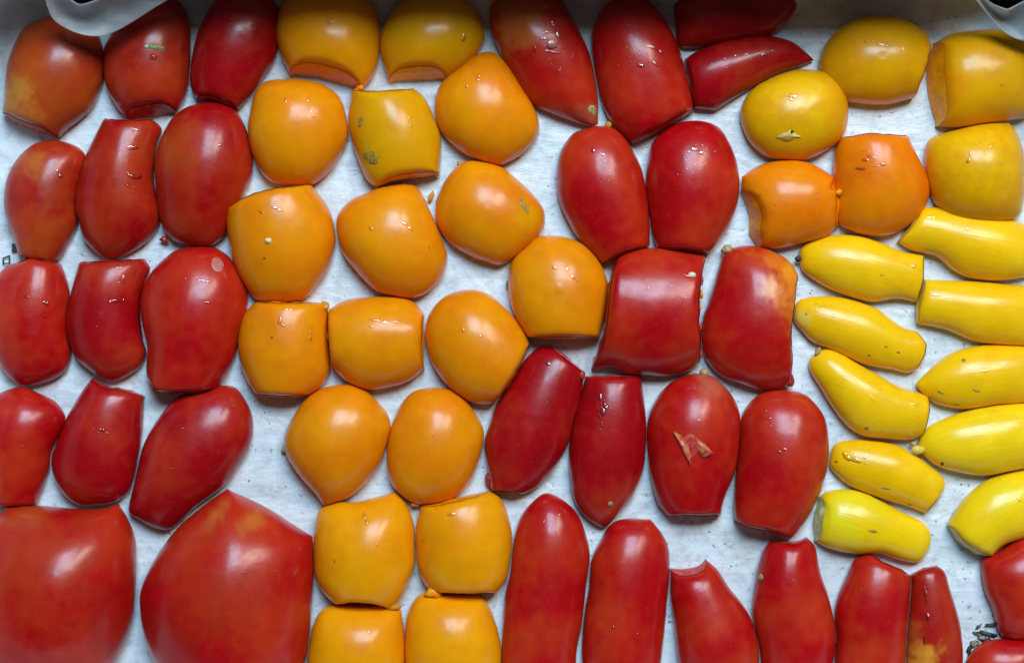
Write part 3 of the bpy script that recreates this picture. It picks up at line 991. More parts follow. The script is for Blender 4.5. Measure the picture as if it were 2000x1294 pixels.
tomato('r40', 'biggest red half with yellow streaked shoulder, beside orange ones', GR, 'r', 'red',
       '444,954^ 516,987 566,1018 611,1047^ 613,1103 611,1161 605,1238 594,1295 565,1345 500,1385 400,1380 340,1345 301,1292 282,1242 274,1188 276,1149 298,1099 325,1057 355,1022 402,983', k=0.90, ridge=0.05,
       tints=((440, 1150, 120, (0.42, 0.026, 0.005), 0.7), (340, 1230, 80, (0.35, 0.012, 0.004), 0.6), (500, 1012, 24, (0.55, 0.17, 0.02), 0.6), (478, 1028, 20, (0.50, 0.13, 0.02), 0.5), (425, 1003, 24, (0.50, 0.15, 0.02), 0.6), (405, 1025, 20, (0.48, 0.11, 0.02), 0.5), (441, 985, 20, (0.50, 0.14, 0.02), 0.5), (577, 1115, 16, (0.52, 0.11, 0.02), 0.5)), droop=2.61, lean=-0.15)
tomato('o41', 'big round orange half with a tiny white seed on top', GO, 'o', 'orange',
       '445,408! 470,388 516,371 574,363 609,362^ 632,390 647,417 655,456 653,489 640,528 616,562 597,582 566,589 528,589 500,584 477,555 458,516 448,477 443,439')
tomato('o42', 'lopsided orange half with a creased ridge, middle of third orange row', GO, 'o', 'orange',
       '686,390 721,375 748,365 790,359^ 810,363 825,379 840,410 856,448 871,487 874,505 864,539 837,570 806,582 767,578 732,566 694,528 667,489 657,443 663,415')
tomato('o43', 'orange half lying slantwise with a grey scratch near its end', GO, 'o', 'orange',
       '912,315 947,317 982,328 1016,355 1047,386 1063,413 1062,443 1040,473 985,515 951,512 912,497 877,473 854,439 850,408 854,386 870,352 889,328',
       tints=((1035, 420, 35, 'gold', 0.7),))
tomato('o44', 'orange half with straight cut base, touching the two glossy red halves', GO, 'o', 'orange',
       '1070,460 1109,464 1144,481 1171,512 1186,547 1187,574 1181,616 1171,658! 1101,658 1030,658^ 1009,624 995,582 992,543 1001,508 1028,481 1047,464')
tomato('o45', 'squat orange half with flat cuts above and below', GO, 'o', 'orange',
       '497,591! 562,592 640,592^ 641,616 642,670 645,709 643,728 628,755 605,771! 555,773 500,769^ 481,740 468,701 465,667 471,632 483,605', droop=1.45)
tomato('o46', 'barrel-shaped orange half cut at both ends, long bright shine', GO, 'o', 'orange',
       '647,601 678,585 717,580 755,579 790,582 813,593 828,611! 826,647 825,686 828,721^ 806,740 771,754 728,761 694,754 667,736 647,713! 643,686 640,647 641,609^')
tomato('o47', 'oval orange half with long slanted cut against a red half', GO, 'o', 'orange',
       '908,566 939,568 966,582 1001,616 1024,647 1034,670! 1016,709 993,748 966,786^ 947,790 916,783 877,755 850,721 833,678 831,640 843,605 870,578')
tomato('o48', 'orange half with pointed foot and a greenish nub at its side', GO, 'o', 'orange',
       '670,750 694,752 721,767 744,790 759,810 764,835^ 755,871 740,910 709,949 678,972 632,987^ 616,964 585,929 562,894 555,867 558,844 574,810 601,775 636,755')
tomato('o49', 'smooth egg-shaped orange half beside the dark red leaning half', GO, 'o', 'orange',
       '840,756 864,757 884,762 908,779 931,810 945,840 941,879 924,929 900,960 870,978 823,984 805,979 786,968 763,941 755,902 759,856 771,813 790,779 812,762')
tomato('o50', 'orange half with ragged pulp at its base, beside the biggest red half', GO, 'o', 'amber',
       '628,991 663,979 694,979 740,968 771,960^ 794,983 808,1018 811,1064 810,1103 798,1138 779,1177 766,1188! 709,1178 655,1180^ 632,1157 616,1126 613,1080 613,1041 618,1010', droop=1.45)
tomato('o51', 'orange half with rising cut top, beside the long red halves', GO, 'o', 'amber',
       '823,987! 877,977 955,958^ 978,972 993,1006 1000,1045 997,1092 989,1130 970,1157! 916,1160 858,1157^ 835,1146 817,1111 813,1064 814,1015', droop=1.74)
tomato('o52', 'orange half cropped by the bottom edge, beside the biggest red half', GO, 'o', 'amber',
       '640,1182 700,1180 775,1183 787,1211 791,1250 790,1300 776,1340 740,1362 690,1366 640,1356 608,1325 601,1292 605,1250 616,1208')
tomato('o53', 'orange half cropped by the bottom edge, beside the long red halves', GO, 'o', 'amber',
       '823,1158 798,1192 792,1227 791,1292 802,1335 840,1360 890,1366 940,1356 970,1325 979,1292 978,1254 966,1207 951,1175 931,1161 880,1158')
tomato('r60', 'bright red half with a dusting of fine droplets, by the orange column', GR, 'r', 'red',
       '1148,251 1117,263 1094,298 1087,340 1090,386 1105,425 1128,464 1159,498 1175,516! 1217,494 1268,481^ 1269,444 1264,386 1252,328 1229,282 1204,254 1175,246')
tomato('r61', 'oval bright red half with speckled gel, beside the small orange half', GR, 'r', 'red',
       '1366,236 1328,240 1297,255 1273,282 1262,328 1261,371 1268,417 1273,456 1283,484! 1331,488 1385,495^ 1416,456 1436,413 1444,367 1440,321 1424,278 1401,247')
tomato('r62', 'blocky bright red half cut at both ends with one seed', GR, 'r', 'red',
       '1262,484 1223,489 1204,504! 1192,545 1186,585 1180,650 1156,719^ 1198,717 1221,730 1264,733 1304,734 1347,723 1366,709! 1369,663 1366,616 1369,555 1377,500^ 1347,491 1308,485', ridge=0.06, droop=0.725)
tomato('r63', 'blocky red half with orange blush along its right cut edge', GR, 'r', 'red',
       '1447,480 1416,493 1405,516 1393,555 1382,593 1372,620 1369,663 1378,701 1405,732 1447,750 1486,761 1521,759 1543,750! 1548,709 1547,651 1553,593 1558,535^ 1540,508 1501,487 1478,481',
       tints=((1562, 515, 84, (0.84, 0.30, 0.01), 1.0), (1566, 575, 66, (0.72, 0.18, 0.01), 1.0), (1556, 630, 34, (0.62, 0.12, 0.01), 0.8), (1520, 500, 34, (0.60, 0.09, 0.01), 0.7)), ridge=0.06)
tomato('r64', 'leaning dark crimson half with one round gel drop near its top', GR, 'r', 'crimson',
       '1059,674 1040,686 1020,709 993,752 970,790 955,829 946,864 949,895 955,929 959,957! 990,960 1020,965^ 1051,949 1086,910 1109,867 1121,821 1132,786 1141,728! 1101,695 1072,677^')
tomato('r65', 'narrow crimson half with flat cut top and a black speck', GR, 'r', 'crimson',
       '1144,734! 1198,735 1252,736^ 1258,779 1262,825 1261,871 1256,918 1237,964 1210,999 1182,1028 1155,1018 1132,995 1117,964 1111,910 1111,871 1119,829 1136,763', droop=1.885)
tomato('r66', 'red half with a torn triangle of peel and a stem nub', GR, 'r', 'red',
       '1366,728 1328,736 1300,755 1277,786 1264,825 1264,875 1270,929 1283,979 1304,1006! 1355,1007 1407,1005^ 1416,968 1436,918 1445,852 1445,810 1432,775 1405,744 1385,732',
       tints=((1385, 755, 45, (0.50, 0.12, 0.06), 0.6),))
tomato('r67', 'plain oval red half beside the slender yellow halves, ragged foot', GR, 'r', 'red',
       '1521,760 1490,765 1463,786 1447,817 1443,871 1436,929 1432,979 1434,1014! 1463,1029 1509,1039 1546,1049^ 1567,1026 1594,979 1613,925 1619,871 1612,820 1594,790 1567,767')
tomato('r70', 'long red half with a golden fleck, beside the orange column', GR, 'r', 'red',
       '1067,962 1040,979 1016,1010 1003,1057 997,1115 986,1161 982,1211 980,1292 988,1335 1020,1362 1085,1362 1120,1330 1127,1265 1137,1211 1145,1142 1152,1084 1144,1041 1128,1003 1101,976', ridge=0.05)
tomato('r71', 'long smooth red half with broad white shine, bottom row', GR, 'r', 'red',
       '1217,1012 1190,1026 1171,1057 1155,1092 1150,1142 1144,1180 1137,1238 1136,1292 1146,1335 1180,1362 1250,1362 1283,1330 1294,1265 1302,1180 1307,1122 1306,1072 1293,1041 1270,1013^', ridge=0.05)
tomato('r72', 'red half with a notched pink cut top, bottom row', GR, 'r', 'red',
       '1310,1111! 1355,1108 1380,1093^ 1401,1111 1424,1146 1451,1180 1470,1215 1480,1254 1482,1292 1472,1335 1440,1360 1380,1360 1340,1338 1324,1292 1316,1219 1309,1161', ridge=0.06, lean=0.35, droop=2.32)
tomato('r73', 'red half with dented top and a yellow crumb on its side', GR, 'r', 'red',
       '1505,1055! 1544,1058 1577,1049^ 1592,1068 1602,1115 1617,1161 1629,1211 1632,1250 1626,1292 1610,1336 1570,1360 1520,1358 1492,1332 1482,1258 1471,1211 1468,1180 1478,1115 1490,1074', ridge=0.08, droop=2.32)
tomato('r74', 'red half with sloping cut shoulder, paired with a narrower half', GR, 'r', 'red',
       '1692,1080! 1735,1101 1779,1122^ 1777,1161 1771,1219 1767,1292 1760,1336 1730,1360 1670,1360 1640,1336 1630,1292 1633,1238 1629,1200 1635,1165 1655,1119 1668,1092', ridge=0.08, droop=2.32, lean=-0.1)
tomato('r75', 'narrow red half with yellowish lower flank and a wet crack', GR, 'r', 'brick',
       '1780,1121! 1801,1110 1830,1104^ 1844,1115 1855,1149 1867,1188 1877,1231 1880,1292 1872,1336 1840,1358 1800,1358 1776,1336 1769,1292 1772,1220 1778,1160',
       tints=((1784, 1310, 70, (0.66, 0.25, 0.02), 1.0), (1776, 1235, 40, (0.5, 0.10, 0.02), 0.6)), droop=2.32)

# ------------------------------------------------------------------ marks, drops and scraps on the halves
patch('r2', 'stem_scar', 303, 92, 22, 6, 8, 'green', 0.0006, label='green and brown dry stem scar')
patch('r2', 'stem_scar', 287, 91, 5, 4, 0, 'seed', 0.0008)
patch('r2', 'peel_flake', 300, 111, 8, 7, 30, 'pulp_r', 0.0008)
patch('o4', 'corky_scar', 724, 309, 19, 13, 35, 'scar', 0.00015, wob=0.5, label='rough brown corky scar')
patch('o4', 'corky_scar', 705, 240, 6, 11, 10, 'scar', 0.00012, wob=0.6)
patch('o43', 'scratch', 1024, 402, 5, 18, -25, 'scar', 0.0001, wob=0.5)
patch('g10', 'peel_flake', 1547, 256, 4, 2, 0, 'black', 0.0012)
patch('o41', 'seed', 524, 470, 7, 6, 0, 'seed', 0.0010, wob=0.1)
patch('o41', 'black_speck', 516, 504, 2, 2, 0, 'black', 0.0001)
patch('o45', 'black_speck', 531, 659, 2.2, 2, 0, 'black', 0.0001)
patch('r35', 'pale_mark', 425, 517, 13, 17, -25, 'pale', 0.00004, wob=0.15, label='pale oval mark on the skin')
patch('r6', 'tip_scar', 1157, 215, 9, 11, 0, 'stem', 0.0003, wob=0.4, label='brown dry tip')
patch('r62', 'seed', 1352, 536, 8, 5, 10, 'seed', 0.0008, wob=0.2)
patch('r65', 'black_speck', 1176, 832, 3, 3, 0, 'black', 0.0002)
patch('r65', 'tip_scar', 1192, 983, 5, 5, 0, 'stem', 0.0004)
patch('r65', 'juice_bead', 1181, 790, 4, 8, 0, 'juice', 0.0005)
patch('y22', 'black_speck', 1840, 905, 3, 4, 0, 'black', 0.0002)
patch('y23', 'torn_flap', 1838, 974, 11, 4, -20, 'fy', 0.0012, wob=0.3)
for key, sp in {'y24': ((1704, 1037, 11, 3, 12),), 'y21': ((1837, 766, 8, 2.5, 25), (1906, 762, 9, 2.5, 20), (1868, 789, 7, 2, 0), (1882, 704, 5, 4, 0)),
                'y19': ((1730, 677, 4, 2, 20), (1755, 688, 5, 2, 20), (1697, 693, 4, 2, 0)), 'y23': ((1730, 953, 9, 2, 10), (1776, 985, 5, 2, 10)),
                'y17': ((1723, 537, 4, 1.6, -10),), 'y20': ((1693, 836, 5, 3, 0),)}.items():
    for (cx, cy, rx, ry, rt) in sp:
        patch(key, 'brown_scratch', cx, cy, rx, ry, rt, 'scar', 0.00006, wob=0.5)

def flecks(key, cx, cy, sx, sy, n):
    drops(key, [(cx + random.gauss(0, sx), cy + random.gauss(0, sy), random.uniform(0.8, 2.2), random.uniform(0.8, 1.8), random.uniform(0, 180)) for _ in range(n)], 'golden_flecks', 'gold', 0.05)
flecks('r70', 1039, 1083, 6, 4, 14)
flecks('r39', 160, 1192, 6, 9, 22)
flecks('r30', 53, 380, 5, 6, 12)
flecks('r30', 56, 318, 8, 7, 12)
flecks('r66', 1368, 763, 16, 6, 22)

# the torn triangle of peel, folded up off the skin
def flap(key, pts, lifts, name, mat, label=None):
    T = HALVES[key]
    vs = []
    for (a, b), l in zip(pts, lifts):
        hit, nrm = cast(T, a, b)
        vs.append((hit - T.loc, nrm, l))
    n, sub = len(vs), 4
    rim = []
    for i in range(n):
        for q in range(sub):
            f = q / sub
            a, b = vs[i], vs[(i + 1) % n]
            px = pts[i][0] * (1 - f) + pts[(i + 1) % n][0] * f + random.uniform(-0.8, 0.8)
            py = pts[i][1] * (1 - f) + pts[(i + 1) % n][1] * f + random.uniform(-0.8, 0.8)
            hit, nrm = cast(T, px, py)
            rim.append(hit - T.loc + nrm * (a[2] * (1 - f) + b[2] * f))
    hit, nrm = cast(T, sum(p[0] for p in pts) / n, sum(p[1] for p in pts) / n)
    c = hit - T.loc + nrm * (sum(lifts) / n * 0.55)
    m = len(rim)
    up = Vector((0, 0, 0.00012))
    V = [c + up] + [v + up for v in rim] + [c] + rim
    F = [(0, 1 + i, 1 + (i + 1) % m) for i in range(m)] + [(m + 1, m + 2 + (i + 1) % m, m + 2 + i) for i in range(m)]
    F += [(1 + i, m + 2 + i, m + 2 + (i + 1) % m, 1 + (i + 1) % m) for i in range(m)]
    o = mesh_obj(name, V, F, M[mat], parent=T.ob)
    if label:
        o['label'] = label
    return o
flap('g10', [(1516, 268), (1528, 260), (1544, 254), (1556, 262), (1565, 267), (1552, 269), (1541, 275), (1528, 273)], [0.0002, 0.0003, 0.0007, 0.0003, 0.0004, 0.0002, 0.0003, 0.0002], 'peel_flake', 'peel_y', 'pale flake of dry peel')
patch('r66', 'peel_wound', 1350, 872, 17, 24, -28, 'fr', 0.00006, wob=0.4)
flap('r66', [(1317, 842), (1332, 850), (1345, 872), (1350, 892), (1348, 906), (1338, 884)], [0.0012, 0.0003, 0.0002, 0.0003, 0.0012, 0.0010], 'torn_peel', 'peel', 'torn triangle of orange-brown peel')
flap('r66', [(1358, 852), (1376, 866), (1391, 884), (1372, 893), (1362, 880)], [0.0002, 0.0007, 0.0015, 0.0008, 0.0003], 'torn_peel', 'peel')

# stems, nubs and pulp
blob('stem', 1376, 727, 10, 8, 20, 0.0050, 0.0022, 'stem', 'r66')
blob('stem', 1421, 487, 13, 9, -15, 0.0050, 0.0022, 'stem', 'r63')
blob('stem', 1559, 506, 6, 6, 0, 0.0040, 0.0016, 'black', 'y17')
blob('stem', 1597, 687, 5, 9, 30, 0.0050, 0.0015, 'stem', 'y20')
blob('nipple', 1793, 878, 14, 9, 0, 0.0060, 0.0019, 'fy', 'y22', wob=0.1)
blob('stem', 1784, 866, 6, 5, 0, 0.0040, 0.0015, 'stem', 'y22')
blob('nub', 555, 877, 6, 8, 10, 0.0016, 0.0012, 'stem', 'o48')
blob('nub', 991, 553, 3, 7, 0, 0.0030, 0.0014, 'green', 'o44', wob=0.2)
blob('pulp', 842, 384, 5, 12, 20, 0.0014, 0.0014, 'pulp_o', 'o42')
blob('pulp', 760, 1181, 22, 9, 12, 0.0075, 0.0020, 'pulp_o', 'o50', wob=0.7)
blob('pulp', 745, 1186, 8, 5, 30, 0.0070, 0.0016, 'fo', 'o50', wob=0.7)
blob('pulp', 845, 1157, 17, 9, -5, 0.0085, 0.0020, 'fo', 'o51', wob=0.7)
blob('pulp', 634, 598, 10, 8, 20, 0.0070, 0.0018, 'pulp_o', 'o45', wob=0.6)
blob('pulp', 700, 179, 10, 6, 40, 0.0040, 0.0018, 'pulp_o', 'o4', wob=0.6)
blob('pulp', 703, 168, 8, 9, 40, 0.0050, 0.0018, 'fo', 'o1', wob=0.5)
blob('pulp', 812, 984, 9, 5, 0, 0.0040, 0.0016, 'fo', 'o49', wob=0.6)
blob('pulp', 900, 322, 9, 5, 30, 0.0030, 0.0014, 'pulp_o', 'o43', wob=0.5)
blob('pulp', 1638, 376, 7, 6, 0, 0.0110, 0.0013, 'fo', 'o13', wob=0.6)
blob('pulp', 449, 404, 7, 3.5, 20, 0.0060, 0.0008, 'fo', 'o41', wob=0.6)
blob('pulp', 321, 467, 9, 6, 10, 0.0030, 0.0012, 'pulp_r', 'r32', wob=0.6)
blob('pulp', 1454, 1022, 11, 7, 10, 0.0055, 0.0019, 'pulp_r', 'r67', wob=0.5)
blob('pulp', 1189, 243, 7, 7, 0, 0.0045, 0.0012, 'pulp_o', 'r60', wob=0.4)
blob('pulp', 955, 938, 7, 16, -10, 0.0020, 0.0016, 'pulp_r', 'r64', wob=0.4)
blob('pulp', 1137, 733, 7, 8, 10, 0.0080, 0.0016, 'pulp_r', 'r64', wob=0.5)
blob('pulp', 1168, 704, 10, 14, 30, 0.0030, 0.0015, 'pulp_o', 'r62', wob=0.4)
blob('pulp', 1545, 745, 6, 11, 10, 0.0050, 0.0016, 'pulp_r', 'r63', wob=0.6)
for i, (px, py, c) in enumerate(((1372, 520, 'seed'), (1372, 575, 'fo'), (1368, 600, 'fo'), (1370, 640, 'fr'), (1371, 690, 'fr'), (1373, 548, 'fr'))):
    blob('seed_cluster', px - 2, py, 3.5, 8, 0, 0.0050 + 0.0015 * (i % 3), 0.0012, c, 'r62', wob=0.5)
blob('crumb', 1486, 1127, 5, 7, 0, 0.0105, 0.0012, 'green', 'r73', wob=0.5)

# wet gel and droplets: big ones where the photograph shows them, fine beads about them
def spray(key, cx, cy, sx, sy, n, lo=1.2, hi=3.2):
    return [(cx + random.gauss(0, sx), cy + random.gauss(0, sy), random.uniform(lo, hi), random.uniform(lo, hi), random.uniform(0, 180)) for _ in range(n)]
DR = {
    'o1': [(645, 40, 9, 7, 20), (590, 121, 5, 3, 30), (640, 15, 2, 2, 0), (668, 15, 2, 2, 0)],
    'o2': [(906, 75, 4, 9, 10)], 'r3': [(451, 48, 2.5, 3, 0), (468, 61, 3, 3, 0), (463, 42, 2, 2, 0), (496, 57, 5, 5, 0)],
    'r6': [(1082, 45, 5, 12, -30), (1072, 62, 24, 4, -12), (1078, 85, 14, 13, 20), (1080, 102, 18, 4, 10), (1062, 75, 7, 5, 0), (1090, 65, 6, 16, -10), (1044, 96, 4, 6, 0)] + spray('r6', 1090, 100, 30, 35, 22, 1, 2.6),
    'r7': [(1280, 92, 16, 6, 15), (1293, 100, 5, 8, 0), (1252, 128, 9, 5, 10), (1280, 124, 5, 9, -40), (1229, 50, 2.5, 2.5, 0), (1240, 55, 3, 3, 0)] + spray('r7', 1240, 85, 25, 30, 14),
    'r8': [], 'r9': [(1415, 113, 4, 6, 20), (1437, 108, 5, 3, 10), (1460, 105, 6, 3, 0), (1495, 106, 10, 5, -5), (1510, 99, 3, 3, 0)] + spray('r9', 1450, 115, 35, 8, 8),
    'g10': [(1550, 187, 13, 5, 0), (1545, 193, 5, 5, 0)], 'g11': [(1695, 80, 9, 4, 5), (1722, 86, 14, 4.5, 15), (1733, 89, 5, 5, 0), (1746, 93, 3, 3, 0), (1765, 93, 2, 4, 0)],
    'o3': [(557, 194, 3, 6, 0), (603, 192, 4, 7, 30), (612, 228, 3, 3, 0), (609, 218, 3, 5, 20), (622, 213, 2, 2, 0)] + spray('o3', 605, 215, 15, 12, 8, 1, 2),
    'o4': [(768, 192, 3, 3, 0), (800, 229, 3, 5, 0), (803, 245, 3, 3, 0), (785, 220, 2, 2, 0)],
    'o5': [(935, 147, 6, 4, 0), (933, 155, 4, 5, 0), (911, 168, 2.5, 5, 10)],
    'o41': [(537, 405, 9, 4, 15), (545, 410, 8, 4, 20), (510, 414, 5, 3, 30), (540, 396, 4, 3, 0)],
    'o42': [(724, 446, 3, 6, -40), (790, 436, 8, 4, 25), (803, 447, 8, 3, 30), (838, 483, 2, 4, 0)],
    'o44': [(1083, 521, 6, 5, 0), (1108, 524, 4, 7, 0), (1120, 540, 8, 5, 40), (1128, 548, 3, 3, 0)] + spray('o44', 1118, 535, 10, 10, 8, 1, 2.4),
    'o45': [(547, 625, 4, 10, 10), (560, 603, 12, 3, 0), (552, 634, 6, 4, 40), (607, 660, 2.5, 8, 5)] + spray('o45', 606, 650, 5, 18, 6, 1, 2),
    'o46': [(730, 624, 14, 4, 0), (752, 628, 10, 4, 5), (775, 628, 8, 3.5, 5), (725, 637, 6, 3, 0)] + spray('o46', 760, 626, 25, 6, 8, 1, 2.5),
    'o47': [(904, 644, 3, 6, -20), (938, 656, 3, 3, 0)], 'o49': [(888, 836, 2, 2, 0), (846, 849, 2, 2, 0)],
    'o50': [(712, 1005, 4, 9, 10), (717, 1018, 5, 5, 0), (736, 1063, 2.5, 3, 0), (653, 1095, 2, 3, 0)], 'o51': [(882, 1003, 9, 4, -15), (853, 993, 2, 2, 0), (825, 1055, 2, 2, 0)],
    'o52': [(720, 1232, 5, 4, 0)],
    'o13': spray('o13', 1540, 375, 30, 18, 30, 0.9, 2.2), 'o14': [(1680, 329, 12, 4, -5), (1690, 312, 7, 4, 0), (1725, 320, 6, 4, 0), (1700, 305, 9, 3, 10)] + spray('o14', 1705, 312, 22, 12, 14, 1, 3),
    'g15': [(1892, 313, 4, 7, 40), (1895, 300, 3, 5, 0), (1935, 285, 6, 5, 0), (1955, 320, 2, 3, 0)] + spray('g15', 1920, 290, 18, 10, 12, 1, 2.8),
    'g12': [(1980, 103, 4, 5, 0), (1957, 167, 4, 2, 0)],
    'r31': [(268, 253, 11, 4, 10), (260, 287, 14, 6, 0), (265, 345, 15, 6, 5), (255, 340, 7, 3, 20), (250, 362, 3, 3, 0), (264, 366, 3, 3, 0), (236, 350, 3, 2, 0)],
    'r30': [(119, 343, 6, 5, 10), (80, 326, 3, 3, 0), (112, 333, 3, 3, 0)], 'r32': [(362, 235, 3, 2, 0), (412, 312, 2.5, 3, 0), (430, 283, 4, 3, 0), (424, 245, 3, 3, 0)],
    'r33': [(52, 579, 8, 3, 10), (88, 590, 6, 5, 20), (93, 594, 4, 6, 0), (88, 617, 3, 4, 0), (80, 582, 3, 3, 0)],
    'r34': [(225, 588, 14, 4, 0), (244, 586, 5, 3, 0), (242, 545, 3, 10, 0), (164, 665, 2, 2, 0), (188, 638, 2, 2, 0), (232, 522, 8, 3, 0)] + spray('r34', 238, 555, 6, 25, 10, 1, 2.4),
    'r35': [(395, 547, 16, 3, 8), (405, 591, 8, 3, 0), (361, 543, 3, 2, 0), (417, 585, 2, 2, 0)], 'r36': [(44, 872, 4, 3, 0)],
    'r37': [(195, 838, 3, 4, 0), (202, 840, 4, 4, 0), (210, 846, 3, 3, 0), (182, 837, 2, 2, 0), (236, 845, 2, 2, 0)] + spray('r37', 200, 840, 12, 8, 10, 0.9, 2),
    'r38': [(390, 810, 4, 3, 0), (355, 835, 4, 4, 0), (333, 916, 2, 2, 0)],
    'r40': [(480, 1117, 2.5, 3, 0)] + spray('r40', 485, 1100, 35, 40, 12, 0.8, 1.6),
    'r60': [(1159, 293, 6, 7, 0), (1175, 300, 9, 4, 20), (1180, 315, 5, 3, 0)] + spray('r60', 1190, 325, 26, 26, 60, 0.8, 2.2),
    'r61': [(1356, 290, 10, 6, 10), (1370, 297, 8, 6, 0), (1345, 296, 4, 4, 0), (1372, 283, 4, 3, 0), (1335, 308, 3, 4, 0)] + spray('r61', 1362, 300, 20, 18, 40, 0.9, 2.6),
    'r62': [(1345, 537, 13, 5, 5), (1266, 562, 3, 3, 0)] + spray('r62', 1270, 560, 50, 14, 20, 0.7, 1.5),
    'r64': [(1070, 708, 6, 7, 0), (1072, 710, 3, 3, 0), (1068, 784, 2.5, 2, 0)], 'r65': [(1172, 775, 3, 9, 0), (1178, 803, 6, 8, 0), (1184, 795, 5, 6, 0), (1170, 812, 3, 4, 0)] + spray('r65', 1178, 795, 10, 24, 26, 0.9, 2.6),
    'r66': [(1366, 821, 4, 2.5, 0), (1291, 837, 2, 3, 0), (1324, 896, 2, 2.5, 0)], 'r67': [(1504, 816, 3, 4, 0), (1495, 800, 2, 3, 0), (1532, 877, 5, 3, 0), (1521, 882, 6, 3, 30)] + spray('r67', 1498, 812, 6, 14, 10, 0.8, 1.8),
    'r70': [(1013, 1202, 3, 3, 0), (1062, 1016, 2, 3, 0), (1093, 1004, 8, 2, 20)], 'r71': [(1198, 1225, 3, 4, 0), (1247, 1238, 4, 3, 0)],
    'r72': [(1463, 1280, 2, 4, 0), (1392, 1278, 2, 2, 0)], 'r73': [(1548, 1130, 2, 2, 0)] + spray('r73', 1545, 1120, 14, 20, 12, 0.7, 1.4),
    'r74': [(1709, 1240, 2.5, 2, 0)] + spray('r74', 1690, 1190, 30, 40, 14, 0.7, 1.4), 'r75': [(1807, 1160, 3, 16, -8), (1812, 1205, 4, 8, 0), (1805, 1250, 2.5, 10, 0)] + spray('r75', 1808, 1190, 6, 35, 20, 0.8, 2),
    'y16': [(1818, 423, 9, 3, 5), (1890, 446, 9, 4, 20)], 'y17': [(1785, 518, 6, 5, 0)], 'y18': [(1828, 575, 10, 5, 0), (1980, 571, 2, 3, 0)],
    'y19': spray('y19', 1640, 605, 35, 10, 14, 1.5, 4), 'y20': [(1789, 789, 10, 4, 10), (1719, 760, 4, 3, 0)], 'y21': [(1925, 724, 8, 3, -10), (1968, 710, 3, 4, 0)],
    'y23': [(1655, 893, 9, 6, 10), (1672, 897, 12, 7, 10), (1690, 892, 6, 5, 0), (1650, 885, 5, 5, 0)] + spray('y23', 1668, 895, 18, 6, 14, 1.5, 4), 'y25': [(1990, 972, 4, 8, -30)],
}
for key, sp in DR.items():
    drops(key, sp)

# ------------------------------------------------------------------ the curled corners of the baking paper
def curl(edge, heights, root, root_h, name, label, cup):
    """a paper lip: free edge (photo points at real heights) rolled back to its root on the tray wall"""
    E = np.array(edge, float)
    t = np.linspace(0, 1, len(E))
    tt = np.linspace(0, 1, 40)
    def sm(v):
        v = np.interp(tt, t, v)
        for _ in range(3):
            w_ = v.copy(); w_[1:-1] = (v[:-2] + 2 * v[1:-1] + v[2:]) / 4; v = w_
        return v
    ex, ey, ez = sm(E[:, 0]), sm(E[:, 1]), sm(np.array(heights))
    Rr = np.array(root, float)
    rx, ry = sm(np.interp(t, np.linspace(0, 1, len(Rr)), Rr[:, 0])), sm(np.interp(t, np.linspace(0, 1, len(Rr)), Rr[:, 1]))
    rows = 16
    verts, faces = [], []
    for r in range(rows + 1):
        s = r / rows
        for i in range(40):
            z = ez[i] * (1 - s) + root_h * s - cup * math.sin(math.pi * s) * math.sin(math.pi * tt[i])
            px, py = ex[i] * (1 - s) + rx[i] * s, ey[i] * (1 - s) + ry[i] * s
            q = unproject((px, py), z)
            z += 0.0007 * noise.noise(Vector((px * 0.02, py * 0.03, 2.0)))
            verts.append((q[0], q[1], z))
    for r in range(rows):
        for i in range(39):
            a = r * 40 + i
            faces.append((a, a + 1, a + 41, a + 40))
    o = mesh_obj(name, verts, faces, M['flap'], parent=paper)
    md = o.modifiers.new('thickness', 'SOLIDIFY')
    md.thickness = 0.00025
    o['label'] = label
    return o
curl([(82, -20), (90, 6), (100, 34), (112, 46), (140, 61), (170, 70), (200, 71), (230, 60), (275, 32), (330, -2), (360, -22)],
     [0.036, 0.034, 0.031, 0.030, 0.029, 0.028, 0.028, 0.029, 0.031, 0.034, 0.036],
     [(92, -24), (122, -10), (140, 0), (152, 11), (168, 8), (184, 3), (210, -10), (260, -20), (340, -26)], 0.038, 'curled_corner',
     'smooth grey paper corner curling over two red halves', 0.006)
curl([(1888, -22), (1907, 0), (1927, 26), (1950, 52), (1966, 66), (1985, 76), (2004, 82), (2030, 84)],
     [0.034, 0.031, 0.028, 0.026, 0.025, 0.025, 0.025, 0.026],
     [(1914, -24), (1926, 0), (1940, 10), (1955, 16), (1968, 20), (1980, 13), (2000, 2), (2034, -14)], 0.033, 'curled_corner',
     'folded white paper corner lying over a yellow half', 0.005)

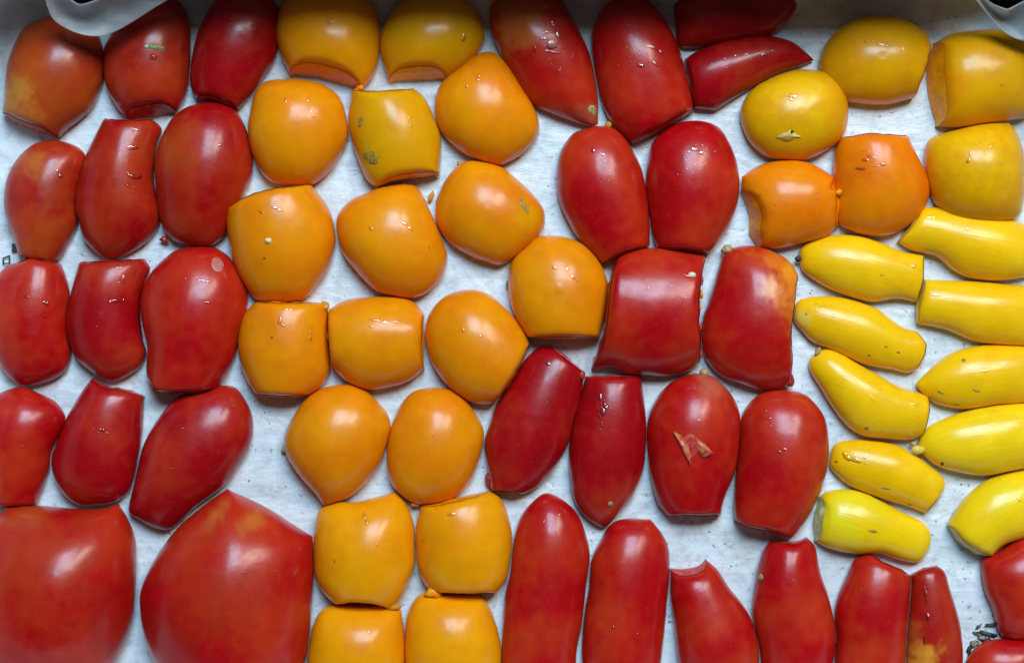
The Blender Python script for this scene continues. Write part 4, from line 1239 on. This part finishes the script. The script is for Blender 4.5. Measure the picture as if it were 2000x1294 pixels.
# ------------------------------------------------------------------ print, stains and crumbs on the paper
def floor_poly(name, pts, mat, z=0.0013, thick=0.00004):
    P = [unproject(p, z) for p in pts]
    n = len(P)
    v = [(p[0], p[1], z) for p in P] + [(p[0], p[1], z + thick) for p in P]
    f = [tuple(range(n)), tuple(range(2 * n - 1, n - 1, -1))] + [(i, (i + 1) % n, n + (i + 1) % n, n + i) for i in range(n)]
    o = mesh_obj(name, v, f, M[mat], parent=paper, smooth=False)
    return o
floor_poly('printed_mark', [(23, 476), (30, 475), (34, 492), (23, 493)], 'ink')
floor_poly('printed_mark', [(5, 503), (18, 498), (18, 501), (8, 505)], 'ink')
floor_poly('printed_mark', [(5, 503), (8, 505), (8, 516), (5, 517)], 'ink')
floor_poly('printed_mark', [(17, 499), (20, 498), (20, 516), (17, 516)], 'ink')
floor_poly('printed_mark', [(6, 513), (19, 513), (19, 515), (6, 516)], 'ink')
for (px, py, rx, ry, rt, c) in ((1938, 1219, 14, 3, -8, 'black'), (1930, 1238, 20, 4, 14, 'black'), (1918, 1246, 9, 5, 30, 'straw'), (1903, 1256, 9, 6, -30, 'straw'),
                                (1893, 1268, 4, 9, 10, 'black'), (1912, 1222, 6, 3, -40, 'straw'), (1908, 1236, 9, 3, 20, 'straw'), (1928, 1250, 8, 4, -20, 'black'), (1897, 1283, 8, 6, 0, 'straw'), (1943, 1200, 6, 3, 0, 'straw')):
    blob('charred_crumb', px, py, rx, ry, rt, 0.0009, 0.0006, c, None, wob=0.9).parent = paper
for k in range(60):
    px, py = random.choice([(random.uniform(700, 1100), random.uniform(330, 720)), (random.uniform(1280, 1480), random.uniform(1010, 1120)), (random.uniform(450, 620), random.uniform(770, 1000)),
                            (random.uniform(1600, 1850), random.uniform(200, 280)), (random.uniform(1540, 1640), random.uniform(560, 760)), (random.uniform(1820, 1920), random.uniform(930, 1250)), (random.uniform(0, 300), random.uniform(480, 1000))])
    r = random.uniform(0.5, 1.2)
    b_ = blob('burnt_speck', px, py, r * random.uniform(1, 2), r, random.uniform(0, 180), 0.0005, 0.00015, random.choice(['black', 'straw', 'scar']), None, wob=0.6)
    b_.parent = paper
